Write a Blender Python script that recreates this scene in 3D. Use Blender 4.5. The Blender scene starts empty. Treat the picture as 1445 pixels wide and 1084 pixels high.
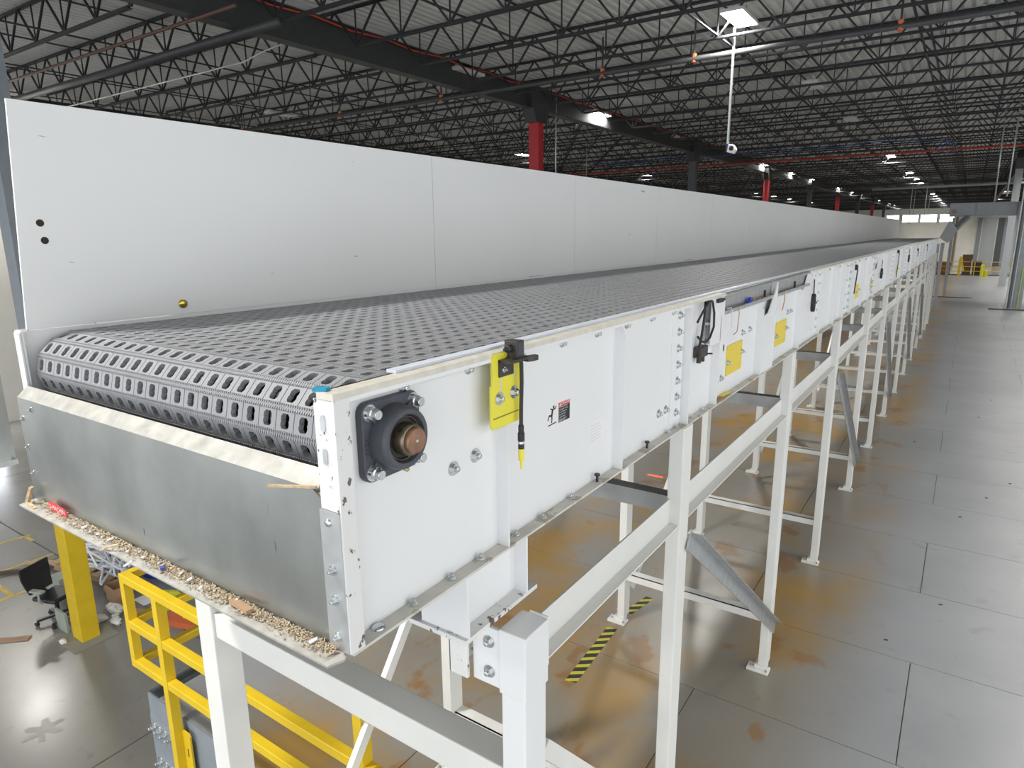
import bpy, math, random
from mathutils import Vector, Matrix

rnd = random.Random(7)
scene = bpy.context.scene
COL = scene.collection
PI = math.pi

# ------------------------------------------------------------------ camera
CAMX, CAMY, CAMZ = 0.852, -0.718, 0.759
YAW, PITCH, ROLL, FPX = 0.59985434, 0.223896917, -0.010453, 928.333
fw = Vector((-math.sin(YAW) * math.cos(PITCH), math.cos(YAW) * math.cos(PITCH), -math.sin(PITCH)))
rt0 = Vector((math.cos(YAW), math.sin(YAW), 0))
up0 = rt0.cross(fw)
rt = rt0 * math.cos(ROLL) + up0 * math.sin(ROLL)
up = -rt0 * math.sin(ROLL) + up0 * math.cos(ROLL)
cam_d = bpy.data.cameras.new('camera')
cam_d.sensor_width = 36.0
cam_d.lens = FPX * 36.0 / 1445.0
cam_d.clip_start = 0.02
cam_d.clip_end = 400
cam = bpy.data.objects.new('camera', cam_d)
m3 = Matrix((rt, up, -fw)).transposed()
cam.matrix_world = Matrix.Translation((CAMX, CAMY, CAMZ)) @ m3.to_4x4()
COL.objects.link(cam)
scene.camera = cam

# ------------------------------------------------------------------ world, exposure
wd = bpy.data.worlds.new('hall_ambience')
scene.world = wd
wd.use_nodes = True
wd.node_tree.nodes['Background'].inputs[0].default_value = (0.93, 0.96, 1.0, 1)
wd.node_tree.nodes['Background'].inputs[1].default_value = 1.5
scene.view_settings.view_transform = 'Standard'
scene.view_settings.look = 'None'
scene.view_settings.exposure = 0.38
scene.view_settings.gamma = 1.0
scene.view_settings.use_curve_mapping = False
LAMP_W = 260.0

# ------------------------------------------------------------------ materials
MATS = {}


def mat(name, col, rough=0.5, metal=0.0, var=0.06, vscale=6.0, bump=0.0, bscale=80.0, chips=None, emit=0.0, stretch=None, alpha=None, spec=0.5):
    """procedural principled material driven by world position noise"""
    if name in MATS:
        return MATS[name]
    m = bpy.data.materials.new(name)
    m.use_nodes = True
    nt = m.node_tree
    N, L = nt.nodes, nt.links
    b = N['Principled BSDF']
    b.inputs['Roughness'].default_value = rough
    b.inputs['Metallic'].default_value = metal
    b.inputs['Specular IOR Level'].default_value = spec
    geo = N.new('ShaderNodeNewGeometry')
    src = geo.outputs['Position']
    if stretch:
        mp = N.new('ShaderNodeMapping')
        mp.inputs['Scale'].default_value = stretch
        L.new(src, mp.inputs['Vector'])
        src = mp.outputs[0]
    nz = N.new('ShaderNodeTexNoise')
    nz.inputs['Scale'].default_value = vscale
    nz.inputs['Detail'].default_value = 4
    L.new(src, nz.inputs['Vector'])
    rp = N.new('ShaderNodeValToRGB')
    rp.color_ramp.elements[0].position = 0.3
    rp.color_ramp.elements[1].position = 0.7
    rp.color_ramp.elements[0].color = tuple(max(0, c * (1 - var)) for c in col) + (1,)
    rp.color_ramp.elements[1].color = tuple(min(1, c * (1 + var)) for c in col) + (1,)
    L.new(nz.outputs[0], rp.inputs[0])
    out = rp.outputs[0]
    for (csc, thr, ccol, cst) in (chips or []):
        n2 = N.new('ShaderNodeTexNoise')
        n2.inputs['Scale'].default_value = csc
        n2.inputs['Detail'].default_value = 6
        n2.inputs['Roughness'].default_value = 0.6
        mp2 = N.new('ShaderNodeMapping')
        mp2.inputs['Scale'].default_value = cst
        L.new(geo.outputs['Position'], mp2.inputs['Vector'])
        L.new(mp2.outputs[0], n2.inputs['Vector'])
        r2 = N.new('ShaderNodeValToRGB')
        r2.color_ramp.elements[0].position = thr
        r2.color_ramp.elements[1].position = min(1, thr + 0.02)
        L.new(n2.outputs[0], r2.inputs[0])
        mx = N.new('ShaderNodeMix')
        mx.data_type = 'RGBA'
        L.new(r2.outputs[0], mx.inputs[0])
        L.new(out, mx.inputs[6])
        mx.inputs[7].default_value = tuple(ccol) + (1,)
        out = mx.outputs[2]
    L.new(out, b.inputs['Base Color'])
    if bump:
        nb = N.new('ShaderNodeTexNoise')
        nb.inputs['Scale'].default_value = bscale
        nb.inputs['Detail'].default_value = 3
        L.new(src, nb.inputs['Vector'])
        bp = N.new('ShaderNodeBump')
        bp.inputs['Strength'].default_value = bump
        bp.inputs['Distance'].default_value = 0.01
        L.new(nb.outputs[0], bp.inputs['Height'])
        L.new(bp.outputs[0], b.inputs['Normal'])
    if emit:
        b.inputs['Emission Color'].default_value = tuple(col) + (1,)
        b.inputs['Emission Strength'].default_value = emit
    MATS[name] = m
    return m


IS = (1, 1, 1)
WHITE = mat('white_painted_steel', (0.79, 0.80, 0.81), 0.38, var=0.015, vscale=2.5, chips=[(26, 0.775, (0.16, 0.14, 0.13), IS)])
WHITE_CHIP = mat('chipped_white_paint', (0.74, 0.74, 0.73), 0.45, var=0.03, chips=[(46, 0.60, (0.13, 0.10, 0.085), (1, 1, .6)), (15, 0.66, (0.2, 0.17, 0.15), IS)])
GUARD = mat('guard_white_laminate', (0.80, 0.805, 0.80), 0.30, var=0.02, vscale=1.2, chips=[(9, 0.715, (0.36, 0.36, 0.36), (1, .4, 2.4))])
CREAM = mat('cream_wear_strip', (0.66, 0.63, 0.55), 0.45, var=0.10, vscale=30)
UHMW = mat('pale_blue_slider_strip', (0.66, 0.71, 0.78), 0.35, var=0.03)
FRAMEW = mat('off_white_frame_paint', (0.74, 0.74, 0.71), 0.42, var=0.03, vscale=4, chips=[(30, 0.78, (0.2, 0.17, 0.14), IS)])
GALV = mat('galvanized_sheet', (0.40, 0.42, 0.41), 0.30, 0.85, var=0.22, vscale=4, bump=0.04, bscale=7, chips=[(13, 0.685, (0.12, 0.12, 0.13), (1, 1, .22)), (5, .70, (.33, .34, .28), (1, 1, .5))])
GALV2 = mat('galvanized_bracket', (0.56, 0.58, 0.59), 0.36, 0.75, var=0.10, vscale=18)
BEAMG = mat('grey_weathered_beam', (0.36, 0.37, 0.37), 0.45, 0.2, var=0.2, vscale=7)
LEDGE = mat('dusty_galvanized_lip', (0.42, 0.41, 0.38), 0.55, 0.35, var=0.2, vscale=25)
DUSTY = mat('dusty_ledge_paint', (0.62, 0.60, 0.55), 0.7, var=0.10, vscale=14, chips=[(9, 0.55, (0.46, 0.41, 0.33), IS)])
ZINC = mat('zinc_bolt', (0.62, 0.65, 0.66), 0.26, 0.9, var=0.08, vscale=60)
BELT = mat('grey_belt_plastic', (0.275, 0.28, 0.295), 0.5, var=0.07, vscale=14)
DARK = mat('interior_shade_black', (0.03, 0.03, 0.032), 0.7)  # near-black stands in for the shade inside the closed bed
IRON = mat('slate_cast_iron', (0.072, 0.078, 0.094), 0.5, var=0.12, vscale=40, bump=0.05, bscale=300, chips=[(14, 0.70, (0.12, 0.10, 0.09), IS)])
BRASSY = mat('oily_steel_ring', (0.20, 0.165, 0.12), 0.3, 0.85, var=0.2, vscale=50)
RUST = mat('rusty_shaft_end', (0.30, 0.17, 0.11), 0.42, 0.6, var=0.25, vscale=30)
YEL = mat('safety_yellow_paint', (0.68, 0.47, 0.016), 0.40, var=0.05, vscale=5)
YEL2 = mat('bright_yellow_plate', (0.80, 0.72, 0.06), 0.45, var=0.03)
YEL3 = mat('yellow_cover_plate', (0.77, 0.60, 0.06), 0.5, var=0.03)
BLACK = mat('black_plastic', (0.018, 0.018, 0.02), 0.45)
BROWNB = mat('dusty_black_bracket', (0.045, 0.040, 0.034), 0.5, var=0.2, vscale=60)
STICKW = mat('white_sticker', (0.80, 0.80, 0.80), 0.5, var=0.01)
STICKR = mat('red_sticker', (0.62, 0.03, 0.035), 0.5, var=0.02)
INK = mat('black_ink', (0.01, 0.01, 0.01), 0.5, var=0)
GREYINK = mat('grey_ink', (0.58, 0.59, 0.60), 0.5, var=0)
DECK = mat('grey_roof_deck', (0.60, 0.61, 0.59), 0.6, var=0.08, vscale=0.6)
STEELK = mat('dark_roof_steel', (0.022, 0.022, 0.026), 0.55, var=0.1)
GIRD = mat('charcoal_girder', (0.040, 0.043, 0.044), 0.5, var=0.1)
REDCOL = mat('red_column_paint', (0.42, 0.022, 0.03), 0.45, var=0.06)
GREYCOL = mat('slate_column_paint', (0.075, 0.085, 0.09), 0.5, var=0.06)
GREYP = mat('grey_painted_steel', (0.22, 0.25, 0.28), 0.45, var=0.06)
GREYL = mat('light_grey_panel', (0.36, 0.38, 0.40), 0.45, var=0.05)
REDP = mat('red_pipe_paint', (0.45, 0.04, 0.025), 0.5)
ORANGE = mat('orange_fitting', (0.65, 0.13, 0.04), 0.5)
BLUEC = mat('blue_cable', (0.02, 0.10, 0.33), 0.5)
CONDUIT = mat('bright_conduit', (0.55, 0.60, 0.60), 0.35, 0.6, var=0.05)
LENS = mat('lit_lamp_lens', (1.0, 0.98, 0.93), 0.5, var=0, emit=22.0)
LENSOFF = mat('unlit_lamp_lens', (0.85, 0.84, 0.80), 0.5, var=0.02)
WINGLOW = mat('daylight_window_pane', (0.85, 0.90, 1.0), 0.2, var=0, emit=9.0)
WALLM = mat('white_block_wall', (0.80, 0.78, 0.72), 0.7, var=0.06, vscale=0.5)
TAPEY = mat('yellow_floor_line', (0.66, 0.47, 0.05), 0.6, var=0.15, vscale=8)
WOOD = mat('pale_wood_splinter', (0.55, 0.41, 0.25), 0.75, var=0.25, vscale=60)
CARD = mat('brown_cardboard', (0.42, 0.27, 0.16), 0.8, var=0.1, vscale=5)
BLUE = mat('blue_bin_plastic', (0.015, 0.05, 0.50), 0.4)
FOAM = mat('white_rubble', (0.66, 0.66, 0.62), 0.8, var=0.15, vscale=8)
TUBEW = mat('silver_tube', (0.80, 0.83, 0.88), 0.35, 0.0, var=0.06)
SAGE = mat('sage_plastic', (0.33, 0.37, 0.32), 0.5)
LIME = mat('lime_vest_fabric', (0.62, 0.66, 0.05), 0.8, var=0.15)
COPPER = mat('copper_wire', (0.45, 0.20, 0.10), 0.4, 0.5)
LASER = mat('red_laser_spot', (1.0, 0.06, 0.02), 0.5, var=0, emit=2.0)
CYAN = mat('cyan_paint_dab', (0.02, 0.30, 0.48), 0.6, var=0.2, vscale=80)


def hazard_mat():
    m = bpy.data.materials.new('hazard_stripe_tape')
    m.use_nodes = True
    N, L = m.node_tree.nodes, m.node_tree.links
    tc = N.new('ShaderNodeNewGeometry')
    mp = N.new('ShaderNodeMapping')
    mp.inputs['Rotation'].default_value = (0, 0, 0.9)
    L.new(tc.outputs['Position'], mp.inputs['Vector'])
    w = N.new('ShaderNodeTexWave')
    w.inputs['Scale'].default_value = 4.2
    w.inputs['Distortion'].default_value = 1.2
    L.new(mp.outputs[0], w.inputs['Vector'])
    r = N.new('ShaderNodeValToRGB')
    r.color_ramp.interpolation = 'CONSTANT'
    r.color_ramp.elements[0].color = (0.03, 0.03, 0.02, 1)
    r.color_ramp.elements[1].color = (0.55, 0.50, 0.06, 1)
    r.color_ramp.elements[1].position = 0.6
    L.new(w.outputs[0], r.inputs[0])
    L.new(r.outputs[0], N['Principled BSDF'].inputs['Base Color'])
    N['Principled BSDF'].inputs['Roughness'].default_value = 0.6
    return m


HAZ = hazard_mat()


def floor_mat(name, base, stains, rough):
    m = bpy.data.materials.new(name)
    m.use_nodes = True
    nt = m.node_tree
    N, L = nt.nodes, nt.links
    b = N['Principled BSDF']
    geo = N.new('ShaderNodeNewGeometry')
    pos = geo.outputs['Position']

    def noise(sc, det=5, st=(1, 1, 1), off=0):
        mp = N.new('ShaderNodeMapping')
        mp.inputs['Scale'].default_value = st
        mp.inputs['Location'].default_value = (off, off * 1.7, 0)
        L.new(pos, mp.inputs['Vector'])
        n = N.new('ShaderNodeTexNoise')
        n.inputs['Scale'].default_value = sc
        n.inputs['Detail'].default_value = det
        L.new(mp.outputs[0], n.inputs['Vector'])
        return n.outputs[0]

    def ramp(src, p0, p1, c0=(0, 0, 0), c1=(1, 1, 1)):
        r = N.new('ShaderNodeValToRGB')
        r.color_ramp.elements[0].position = p0
        r.color_ramp.elements[1].position = p1
        r.color_ramp.elements[0].color = tuple(c0) + (1,)
        r.color_ramp.elements[1].color = tuple(c1) + (1,)
        L.new(src, r.inputs[0])
        return r.outputs[0]

    def mixc(f, a, c):
        mx = N.new('ShaderNodeMix')
        mx.data_type = 'RGBA'
        L.new(f, mx.inputs[0])
        L.new(a, mx.inputs[6])
        if isinstance(c, tuple):
            mx.inputs[7].default_value = c + (1,)
        else:
            L.new(c, mx.inputs[7])
        return mx.outputs[2]

    def mth(op, a, c):
        n = N.new('ShaderNodeMath')
        n.operation = op
        for i, v in ((0, a), (1, c)):
            if isinstance(v, (int, float)):
                n.inputs[i].default_value = v
            else:
                L.new(v, n.inputs[i])
        return n.outputs[0]

    colr = ramp(noise(0.9), 0.3, 0.75, tuple(c * 0.86 for c in base), tuple(min(1, c * 1.10) for c in base))
    colr = mixc(ramp(noise(5, 6, (1, 1, 1), 3), 0.62, 0.72), colr, tuple(c * 0.84 for c in base))
    if stains:
        sep = N.new('ShaderNodeSeparateXYZ')
        L.new(pos, sep.inputs[0])
        band = N.new('ShaderNodeMapRange')
        band.interpolation_type = 'SMOOTHSTEP'
        band.inputs['From Min'].default_value = 1.9
        band.inputs['From Max'].default_value = 1.15
        L.new(mth('ABSOLUTE', mth('ADD', sep.outputs[0], 1.15), 0), band.inputs['Value'])
        bw = band.outputs[0]
        pale = mth('MULTIPLY', bw, ramp(noise(0.8, 4, (1, 1, 1), 9), 0.10, 0.5))
        colr = mixc(mth('MULTIPLY', pale, 0.75), colr, (0.25, 0.215, 0.16))
        och = mth('MULTIPLY', bw, ramp(noise(0.85, 6, (1, .8, 1), 5), 0.47, 0.62))
        colr = mixc(mth('MULTIPLY', och, 0.85), colr, (0.36, 0.21, 0.045))
        och2 = mth('MULTIPLY', bw, ramp(noise(3.1, 6, (1, .7, 1), 21), 0.60, 0.66))
        colr = mixc(mth('MULTIPLY', och2, 0.7), colr, (0.25, 0.12, 0.03))
    L.new(colr, b.inputs['Base Color'])
    rr = ramp(noise(1.3, 4, (1, 1, 1), 14), 0.3, 0.7, (rough * 0.92,) * 3, (rough * 1.1,) * 3)
    L.new(rr, b.inputs['Roughness'])
    MATS[name] = m
    return m


MEZZ = floor_mat('mezzanine_board_finish', (0.30, 0.31, 0.325), True, 0.32)
CONC = floor_mat('polished_concrete', (0.215, 0.21, 0.19), False, 0.23)


# ------------------------------------------------------------------ mesh helpers
class MB:
    def __init__(self):
        self.v, self.f = [], []

    def add(self, vs, fs):
        n = len(self.v)
        self.v += [tuple(p) for p in vs]
        self.f += [tuple(i + n for i in q) for q in fs]
        return self

    def box(self, x0, x1, y0, y1, z0, z1):
        x0, x1 = min(x0, x1), max(x0, x1)
        y0, y1 = min(y0, y1), max(y0, y1)
        z0, z1 = min(z0, z1), max(z0, z1)
        return self.add([(x0, y0, z0), (x1, y0, z0), (x1, y1, z0), (x0, y1, z0), (x0, y0, z1), (x1, y0, z1), (x1, y1, z1), (x0, y1, z1)],
                        [(0, 3, 2, 1), (4, 5, 6, 7), (0, 1, 5, 4), (1, 2, 6, 5), (2, 3, 7, 6), (3, 0, 4, 7)])

    def beam(self, p0, p1, w, h, upv=(0, 0, 1)):
        p0, p1 = Vector(p0), Vector(p1)
        d = (p1 - p0).normalized()
        s = d.cross(Vector(upv))
        if s.length < 1e-4:
            s = d.cross(Vector((0, 1, 0)))
        s.normalize()
        t = s.cross(d)
        s *= w / 2
        t *= h / 2
        vs = [p + a * s + c * t for p in (p0, p1) for a, c in ((-1, -1), (1, -1), (1, 1), (-1, 1))]
        return self.add(vs, [(0, 1, 2, 3), (7, 6, 5, 4), (0, 4, 5, 1), (1, 5, 6, 2), (2, 6, 7, 3), (3, 7, 4, 0)])

    def tube(self, pts, r, n=8, caps=True):
        pts = [Vector(p) for p in pts]
        k = len(pts)
        rs = r if isinstance(r, (list, tuple)) else [r] * k
        base = len(self.v)
        s = None
        for i, p in enumerate(pts):
            d = (pts[min(i + 1, k - 1)] - pts[max(i - 1, 0)]).normalized()
            if s is None:
                a = Vector((0, 0, 1)) if abs(d.z) < 0.9 else Vector((1, 0, 0))
                s = d.cross(a).normalized()
            else:
                s = (s - d * s.dot(d)).normalized()
            t = d.cross(s)
            for j in range(n):
                an = 2 * PI * j / n
                self.v.append(tuple(p + (s * math.cos(an) + t * math.sin(an)) * rs[i]))
        for i in range(k - 1):
            for j in range(n):
                a, c = base + i * n + j, base + i * n + (j + 1) % n
                self.f.append((a, c, c + n, a + n))
        if caps:
            self.f.append(tuple(base + j for j in range(n))[::-1])
            self.f.append(tuple(base + (k - 1) * n + j for j in range(n)))
        return self

    def prism(self, poly, axis, a0, a1):
        """poly of 2-D points, extruded along axis 0/1/2 from a0 to a1"""
        def pt(p, a):
            return {0: (a, p[0], p[1]), 1: (p[0], a, p[1]), 2: (p[0], p[1], a)}[axis]
        n = len(poly)
        vs = [pt(p, a0) for p in poly] + [pt(p, a1) for p in poly]
        fs = [tuple(range(n))[::-1], tuple(range(n, 2 * n))]
        fs += [(i, (i + 1) % n, (i + 1) % n + n, i + n) for i in range(n)]
        return self.add(vs, fs)

    def lathe(self, prof, axis='x', c=(0, 0, 0), n=32):
        """prof of (along, radius)"""
        base = len(self.v)
        for a, r in prof:
            for j in range(n):
                an = 2 * PI * j / n
                u, w = r * math.cos(an), r * math.sin(an)
                p = (a, u, w) if axis == 'x' else ((u, a, w) if axis == 'y' else (u, w, a))
                self.v.append((p[0] + c[0], p[1] + c[1], p[2] + c[2]))
        for i in range(len(prof) - 1):
            for j in range(n):
                q = base + i * n + j
                s = base + i * n + (j + 1) % n
                self.f.append((q, s, s + n, q + n))
        return self

    def mesh(self, name, m, smooth=False, fix=True):
        me = bpy.data.meshes.new(name)
        me.from_pydata(self.v, [], self.f)
        if m is not None:
            me.materials.append(m)
        if fix:
            import bmesh
            bm = bmesh.new()
            bm.from_mesh(me)
            bmesh.ops.recalc_face_normals(bm, faces=bm.faces)
            bm.to_mesh(me)
            bm.free()
        if smooth:
            for p in me.polygons:
                p.use_smooth = True
        me.update()
        return me

    def build(self, name, m, parent=None, smooth=False, bevel=0.0):
        return link(name, self.mesh(name, m, smooth), parent, bevel=bevel)


def link(name, me, parent=None, loc=None, rot=None, bevel=0.0, scale=None):
    o = bpy.data.objects.new(name, me)
    COL.objects.link(o)
    if parent is not None:
        o.parent = parent
    if loc is not None:
        o.location = loc
    if rot is not None:
        o.rotation_euler = rot
    if scale is not None:
        o.scale = scale
    if bevel:
        md = o.modifiers.new('bevel', 'BEVEL')
        md.width = bevel
        md.segments = 2
        md.limit_method = 'ANGLE'
    return o


def tag(o, label=None, cat=None, group=None, kind=None):
    if label:
        o['label'] = label
    if cat:
        o['category'] = cat
    if group:
        o['group'] = group
    if kind:
        o['kind'] = kind
    return o


def thing(name, label, cat, loc=(0, 0, 0), group=None, rotz=0.0):
    o = bpy.data.objects.new(name, None)
    o.empty_display_size = 0.1
    COL.objects.link(o)
    o.location = loc
    o.rotation_euler = (0, 0, rotz)
    return tag(o, label, cat, group)


def copy_tree(o, parent=None):
    c = o.copy()
    COL.objects.link(c)
    c.parent = parent
    for ch in list(o.children):
        copy_tree(ch, c)
    return c


def text_mesh(s, size, m, name='lettering', align='CENTER', space=1.0, extrude=0.0):
    cu = bpy.data.curves.new(name, 'FONT')
    cu.body = s
    cu.size = size
    cu.align_x = align
    cu.align_y = 'CENTER'
    cu.resolution_u = 2
    cu.space_line = space
    cu.extrude = extrude
    to = bpy.data.objects.new(name, cu)
    me = bpy.data.meshes.new_from_object(to)
    bpy.data.objects.remove(to)
    bpy.data.curves.remove(cu)
    me.materials.clear()
    me.materials.append(m)
    return me


ROT_X = (0, PI / 2, 0)          # local +z to world +x
ROT_NY = (PI / 2, 0, 0)         # local +z to world -y


def bolt_mesh(name, r=0.011, h=0.009, washer=0.017, shank=0.006):
    b = MB()
    if washer:
        b.lathe([(0, washer), (0.0022, washer), (0.0022, 0.001)], 'z', n=20)
        b.f.append(tuple(range(20))[::-1])
    n0 = 0.002
    b.prism([(r * math.cos(PI / 3 * k), r * math.sin(PI / 3 * k)) for k in range(6)], 2, n0, n0 + h)
    if shank:
        b.lathe([(n0 + h, shank), (n0 + h + 0.006, shank), (n0 + h + 0.007, shank * 0.7), (n0 + h + 0.007, 0.0005)], 'z', n=10)
    return b.mesh(name, ZINC)


BOLT = bolt_mesh('bolt')
BOLT_S = bolt_mesh('small_bolt', 0.0075, 0.007, 0.011, 0.004)
BOLT_L = bolt_mesh('large_bolt', 0.0135, 0.010, 0.0165, 0.008)
STUD = MB().lathe([(0, .014), (.002, .014), (.006, .011), (.0075, .004), (.0075, .0005)], 'z', n=16).mesh('round_head_bolt', ZINC, True)

# ================================================================== STRUCTURE
GZ, MZ, DZ = -5.42, -2.33, 5.15            # ground floor, mezzanine deck, roof deck levels
st = 'structure'
# ground floor slab
fl = tag(MB().box(-30, 18, -12, 141, GZ - 0.3, GZ).build('floor', CONC), 'polished concrete ground floor beneath the mezzanine', 'floor', kind=st)
jm = mat('dark_floor_joint', (0.10, 0.10, 0.095), 0.8)
for k, x in enumerate((-7.1, -13.4, -19.7, -26)):
    MB().box(x - .012, x + .012, -12, 141, GZ, GZ + .002).build('floor_joint', jm, fl)
for k in range(9):
    MB().box(-30, -3.6, -0.5 + 4.6 * k, -.476 + 4.6 * k, GZ, GZ + .002).build('floor_joint', jm, fl)

# mezzanine deck: boards with open joints on a frame
MX0, MX1, MY0, MY1 = -3.53, 9.6, 1.15, 55.0
mz = tag(MB().box(MX0 + .14, MX1, MY0 + .01, MY1, MZ - 0.10, MZ - 0.012).build('floor', mat('dark_deck_joint', (0.13, 0.125, 0.12), 0.8)),
         'grey board decking of the mezzanine with ochre stains under the conveyor', 'floor', kind=st)
PW, PD, GAP = 2.44, 1.145, 0.006
pm = {}
row = 0
y = 0.98
while y < MY1:
    xo = 0.85 if row % 2 == 0 else 0.85 - PW / 2
    x = xo - PW * 2
    while x < MX1:
        xa, xb = max(x, MX0 + .13), min(x + PW, MX1)
        ya, yb = max(y, MY0), min(y + PD, MY1)
        if xb - xa > 0.05 and yb - ya > 0.05:
            key = (round(xb - xa, 3), round(yb - ya, 3))
            if key not in pm:
                pm[key] = MB().box(GAP / 2, key[0] - GAP / 2, GAP / 2, key[1] - GAP / 2, -0.012, 0).mesh('floor_board', MEZZ)
            link('floor_board', pm[key], mz, (xa, ya, MZ))
        x += PW
    y += PD
    row += 1
# edge strip, fascia
edge = mat('charcoal_edge_strip', (0.05, 0.058, 0.062), 0.55, var=0.1)
tr = tag(MB().box(MX0, MX0 + .13, MY0, MY1, MZ - .04, MZ + .003).build('trim_1', edge), 'dark edge strip along the open side of the mezzanine', 'edge strip', kind=st)
fa = tag(MB().box(MX0 + .005, MX1, MY0 - .012, MY0 + .12, MZ - .62, MZ - .005).box(MX0 + .004, MX0 + .12, MY0 + .121, MY1, MZ - .62, MZ - .041).build('trim_2', GREYP),
         'grey steel beam along the front edge of the mezzanine', 'edge beam', kind=st)
for (zz, xs) in ((-.25, (0.03, .10, .17, .24)), (-.53, (.05, .12, .19, .26))):
    for xx in xs:
        link('bolt', BOLT, fa, (MX0 + .02 + xx, MY0 - .020, MZ + zz), ROT_NY, scale=(1.9, 1.9, 2.4))
MB().box(MX0 + .01, MX0 + .36, MY0 - .020, MY0 - .012, MZ - .62, MZ - .17).build('splice_plate', GREYP, fa)
for x in (-3.2, 1.5, 6.2):
    for yy in (1.6, 8.4, 15.2, 22, 28.8, 35.6, 42.4, 49.2, 54.7):
        if x < 0 or yy < 2:
            tag(MB().box(x - .1, x + .1, yy - .1, yy + .1, GZ, MZ - .10).box(x - .18, x + .18, yy - .18, yy + .18, GZ, GZ + .02).build('mezzanine_post', GREYP),
                'grey square post holding up the mezzanine deck', 'post', 'posts under the mezzanine')

# walls
tag(MB().box(-26.2, -26, -12, 141, GZ, DZ + .3).build('wall_left', WALLM), 'pale block wall beyond the ground floor', 'wall', kind=st)
tag(MB().box(17.8, 18, 14, 141, GZ, DZ + .3).build('wall_right', WALLM), 'pale block wall added out of view on the right side of the hall', 'wall', kind=st)  # unseen, added to keep ambient light off the far bed; open near camera
wf = MB()
wins = [(-15.6, -12.7), (-12.2, -10.3), (-9.7, -7.3), (-6.9, -4.5), (-4.0, -1.9)]
wf.box(-30, 18, 140, 140.3, GZ, 2.15).box(-30, 18, 140, 140.3, 3.35, DZ + .3)
prev = -30
for a, b_ in wins[1:]:
    wf.box(prev, a, 140, 140.3, 2.15, 3.35)
    prev = b_
wf.box(prev, 18, 140, 140.3, 2.15, 3.35)
tag(wf.build('wall_far', WALLM), 'white end wall with a strip of bright windows', 'wall', kind=st)
for i, (a, b_) in enumerate(wins[1:]):
    w = tag(MB().box(a, b_, 140.12, 140.16, 2.15, 3.35).build('window_%d' % (i + 1), WINGLOW), 'bright daylight window in the far end wall', 'window', 'windows of the far wall', st)
    MB().box(a, b_, 140.05, 140.12, 2.72, 2.77).box((a + b_) / 2 - .03, (a + b_) / 2 + .03, 140.05, 140.12, 2.15, 3.35).build('window_frame', GREYL, w)
w = tag(MB().box(-25.995, -25.96, 4.0, 7.2, -4.5, -3.3).build('window_5', WINGLOW), 'bright low window in the left block wall', 'window', kind=st)
MB().box(-25.97, -25.93, 5.55, 5.65, -4.5, -3.3).box(-25.97, -25.93, 4.0, 7.2, -4.56, -4.5).build('window_frame', GREYL, w)
dk = mat('pale_door_edge', (0.62, 0.63, 0.62), 0.5)
for i, (a, b_) in enumerate(((2.3, 4.3), (6.0, 8.0))):
    d = tag(MB().box(a, b_, 139.6, 139.95, GZ, 2.6).build('door_%d' % (i + 1), GREYL), ('grey tall door leaf in the far wall behind the yellow rail', 'second grey door leaf in the far wall, next to the corner')[i], 'door', kind=st)
    MB().box(a - .7, a - .1, 139.5, 139.9, GZ, 2.6).build('door_jamb', GREYP, d)
    MB().box(b_ + .1, b_ + 1.0, 139.5, 139.9, GZ, 2.6).build('door_jamb', GREYCOL, d)
    MB().box(a - .1, a, 139.45, 139.9, GZ, 2.6).build('door_trim', dk, d)
    MB().box(b_, b_ + .1, 139.45, 139.9, GZ, 2.6).build('door_trim', dk, d)
tag(MB().box(-1.6, -1.25, 139.7, 139.98, GZ, 3.0).build('trim_3', mat('brown_wall_stain', (0.22, 0.19, 0.13), 0.8)), 'dark vertical joint strip in the far white wall', 'strip', kind=st)

# roof deck: corrugated sheets, ribs running along the hall
ce = MB()
xs = []
x = -37.0
zig = []
while x < 17.0:
    zig += [(x, DZ), (x + .09, DZ), (x + .115, DZ + .045), (x + .175, DZ + .045), (x + .20, DZ)]
    x += .20
n = len(zig)
Ys = [-12, 15, 45, 90, 140]
ce.v = [(p[0], yy, p[1]) for yy in Ys for p in zig]
ce.f = [(r * n + i, r * n + i + 1, (r + 1) * n + i + 1, (r + 1) * n + i) for r in range(len(Ys) - 1) for i in range(n - 1)]
ceil = tag(ce.build('ceiling', DECK), 'grey corrugated roof deck carried by dark open web joists', 'ceiling', kind=st)
tag(MB().box(-37, 17, -12, 141, DZ + .05, DZ + .25).build('roof_insulation', DECK), 'roof insulation above the corrugated deck', 'roof', kind=st)

# girders along the hall
GX = (-23.3, -10.2, 2.9)
for gx in GX:
    MB().box(gx - .14, gx + .14, -12, 140, 4.31, 4.335).box(gx - .012, gx + .012, -12, 140, 4.335, 4.90).box(gx - .14, gx + .14, -12, 140, 4.90, 4.925).build('roof_girder', GIRD, ceil)

# open web joists across the bays
JT, JB = DZ - .03, 4.42
BAY = 13.1
NP = 11
PL = BAY / NP
chord = MB()
for zz, hh in ((JT, .05), (JB, .05)):
    x0, x1 = (0.0, BAY) if zz == JT else (PL * .55, BAY - PL * .55)
    for s in (-1, 1):
        chord.box(x0, x1, s * .035 - .020, s * .035 + .020, zz - hh / 2 + .0, zz + hh / 2 - .04)
        chord.box(x0, x1, s * .012 - .005, s * .012 + .005, zz - hh / 2, zz + hh / 2)
CHORD = chord.mesh('roof_joist', STEELK)
web_list = []
for k in range(NP):
    xa = k * PL
    web_list.append(((xa, JT), (xa + PL / 2, JB)))
    web_list.append(((xa + PL / 2, JB), (xa + PL, JT)))
    web_list.append(((xa + PL / 2, JB), (xa + PL / 2, JT)))
    web_list[-1] = ((xa + PL / 2, JB), (xa + PL / 2 + .001, JT))
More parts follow.
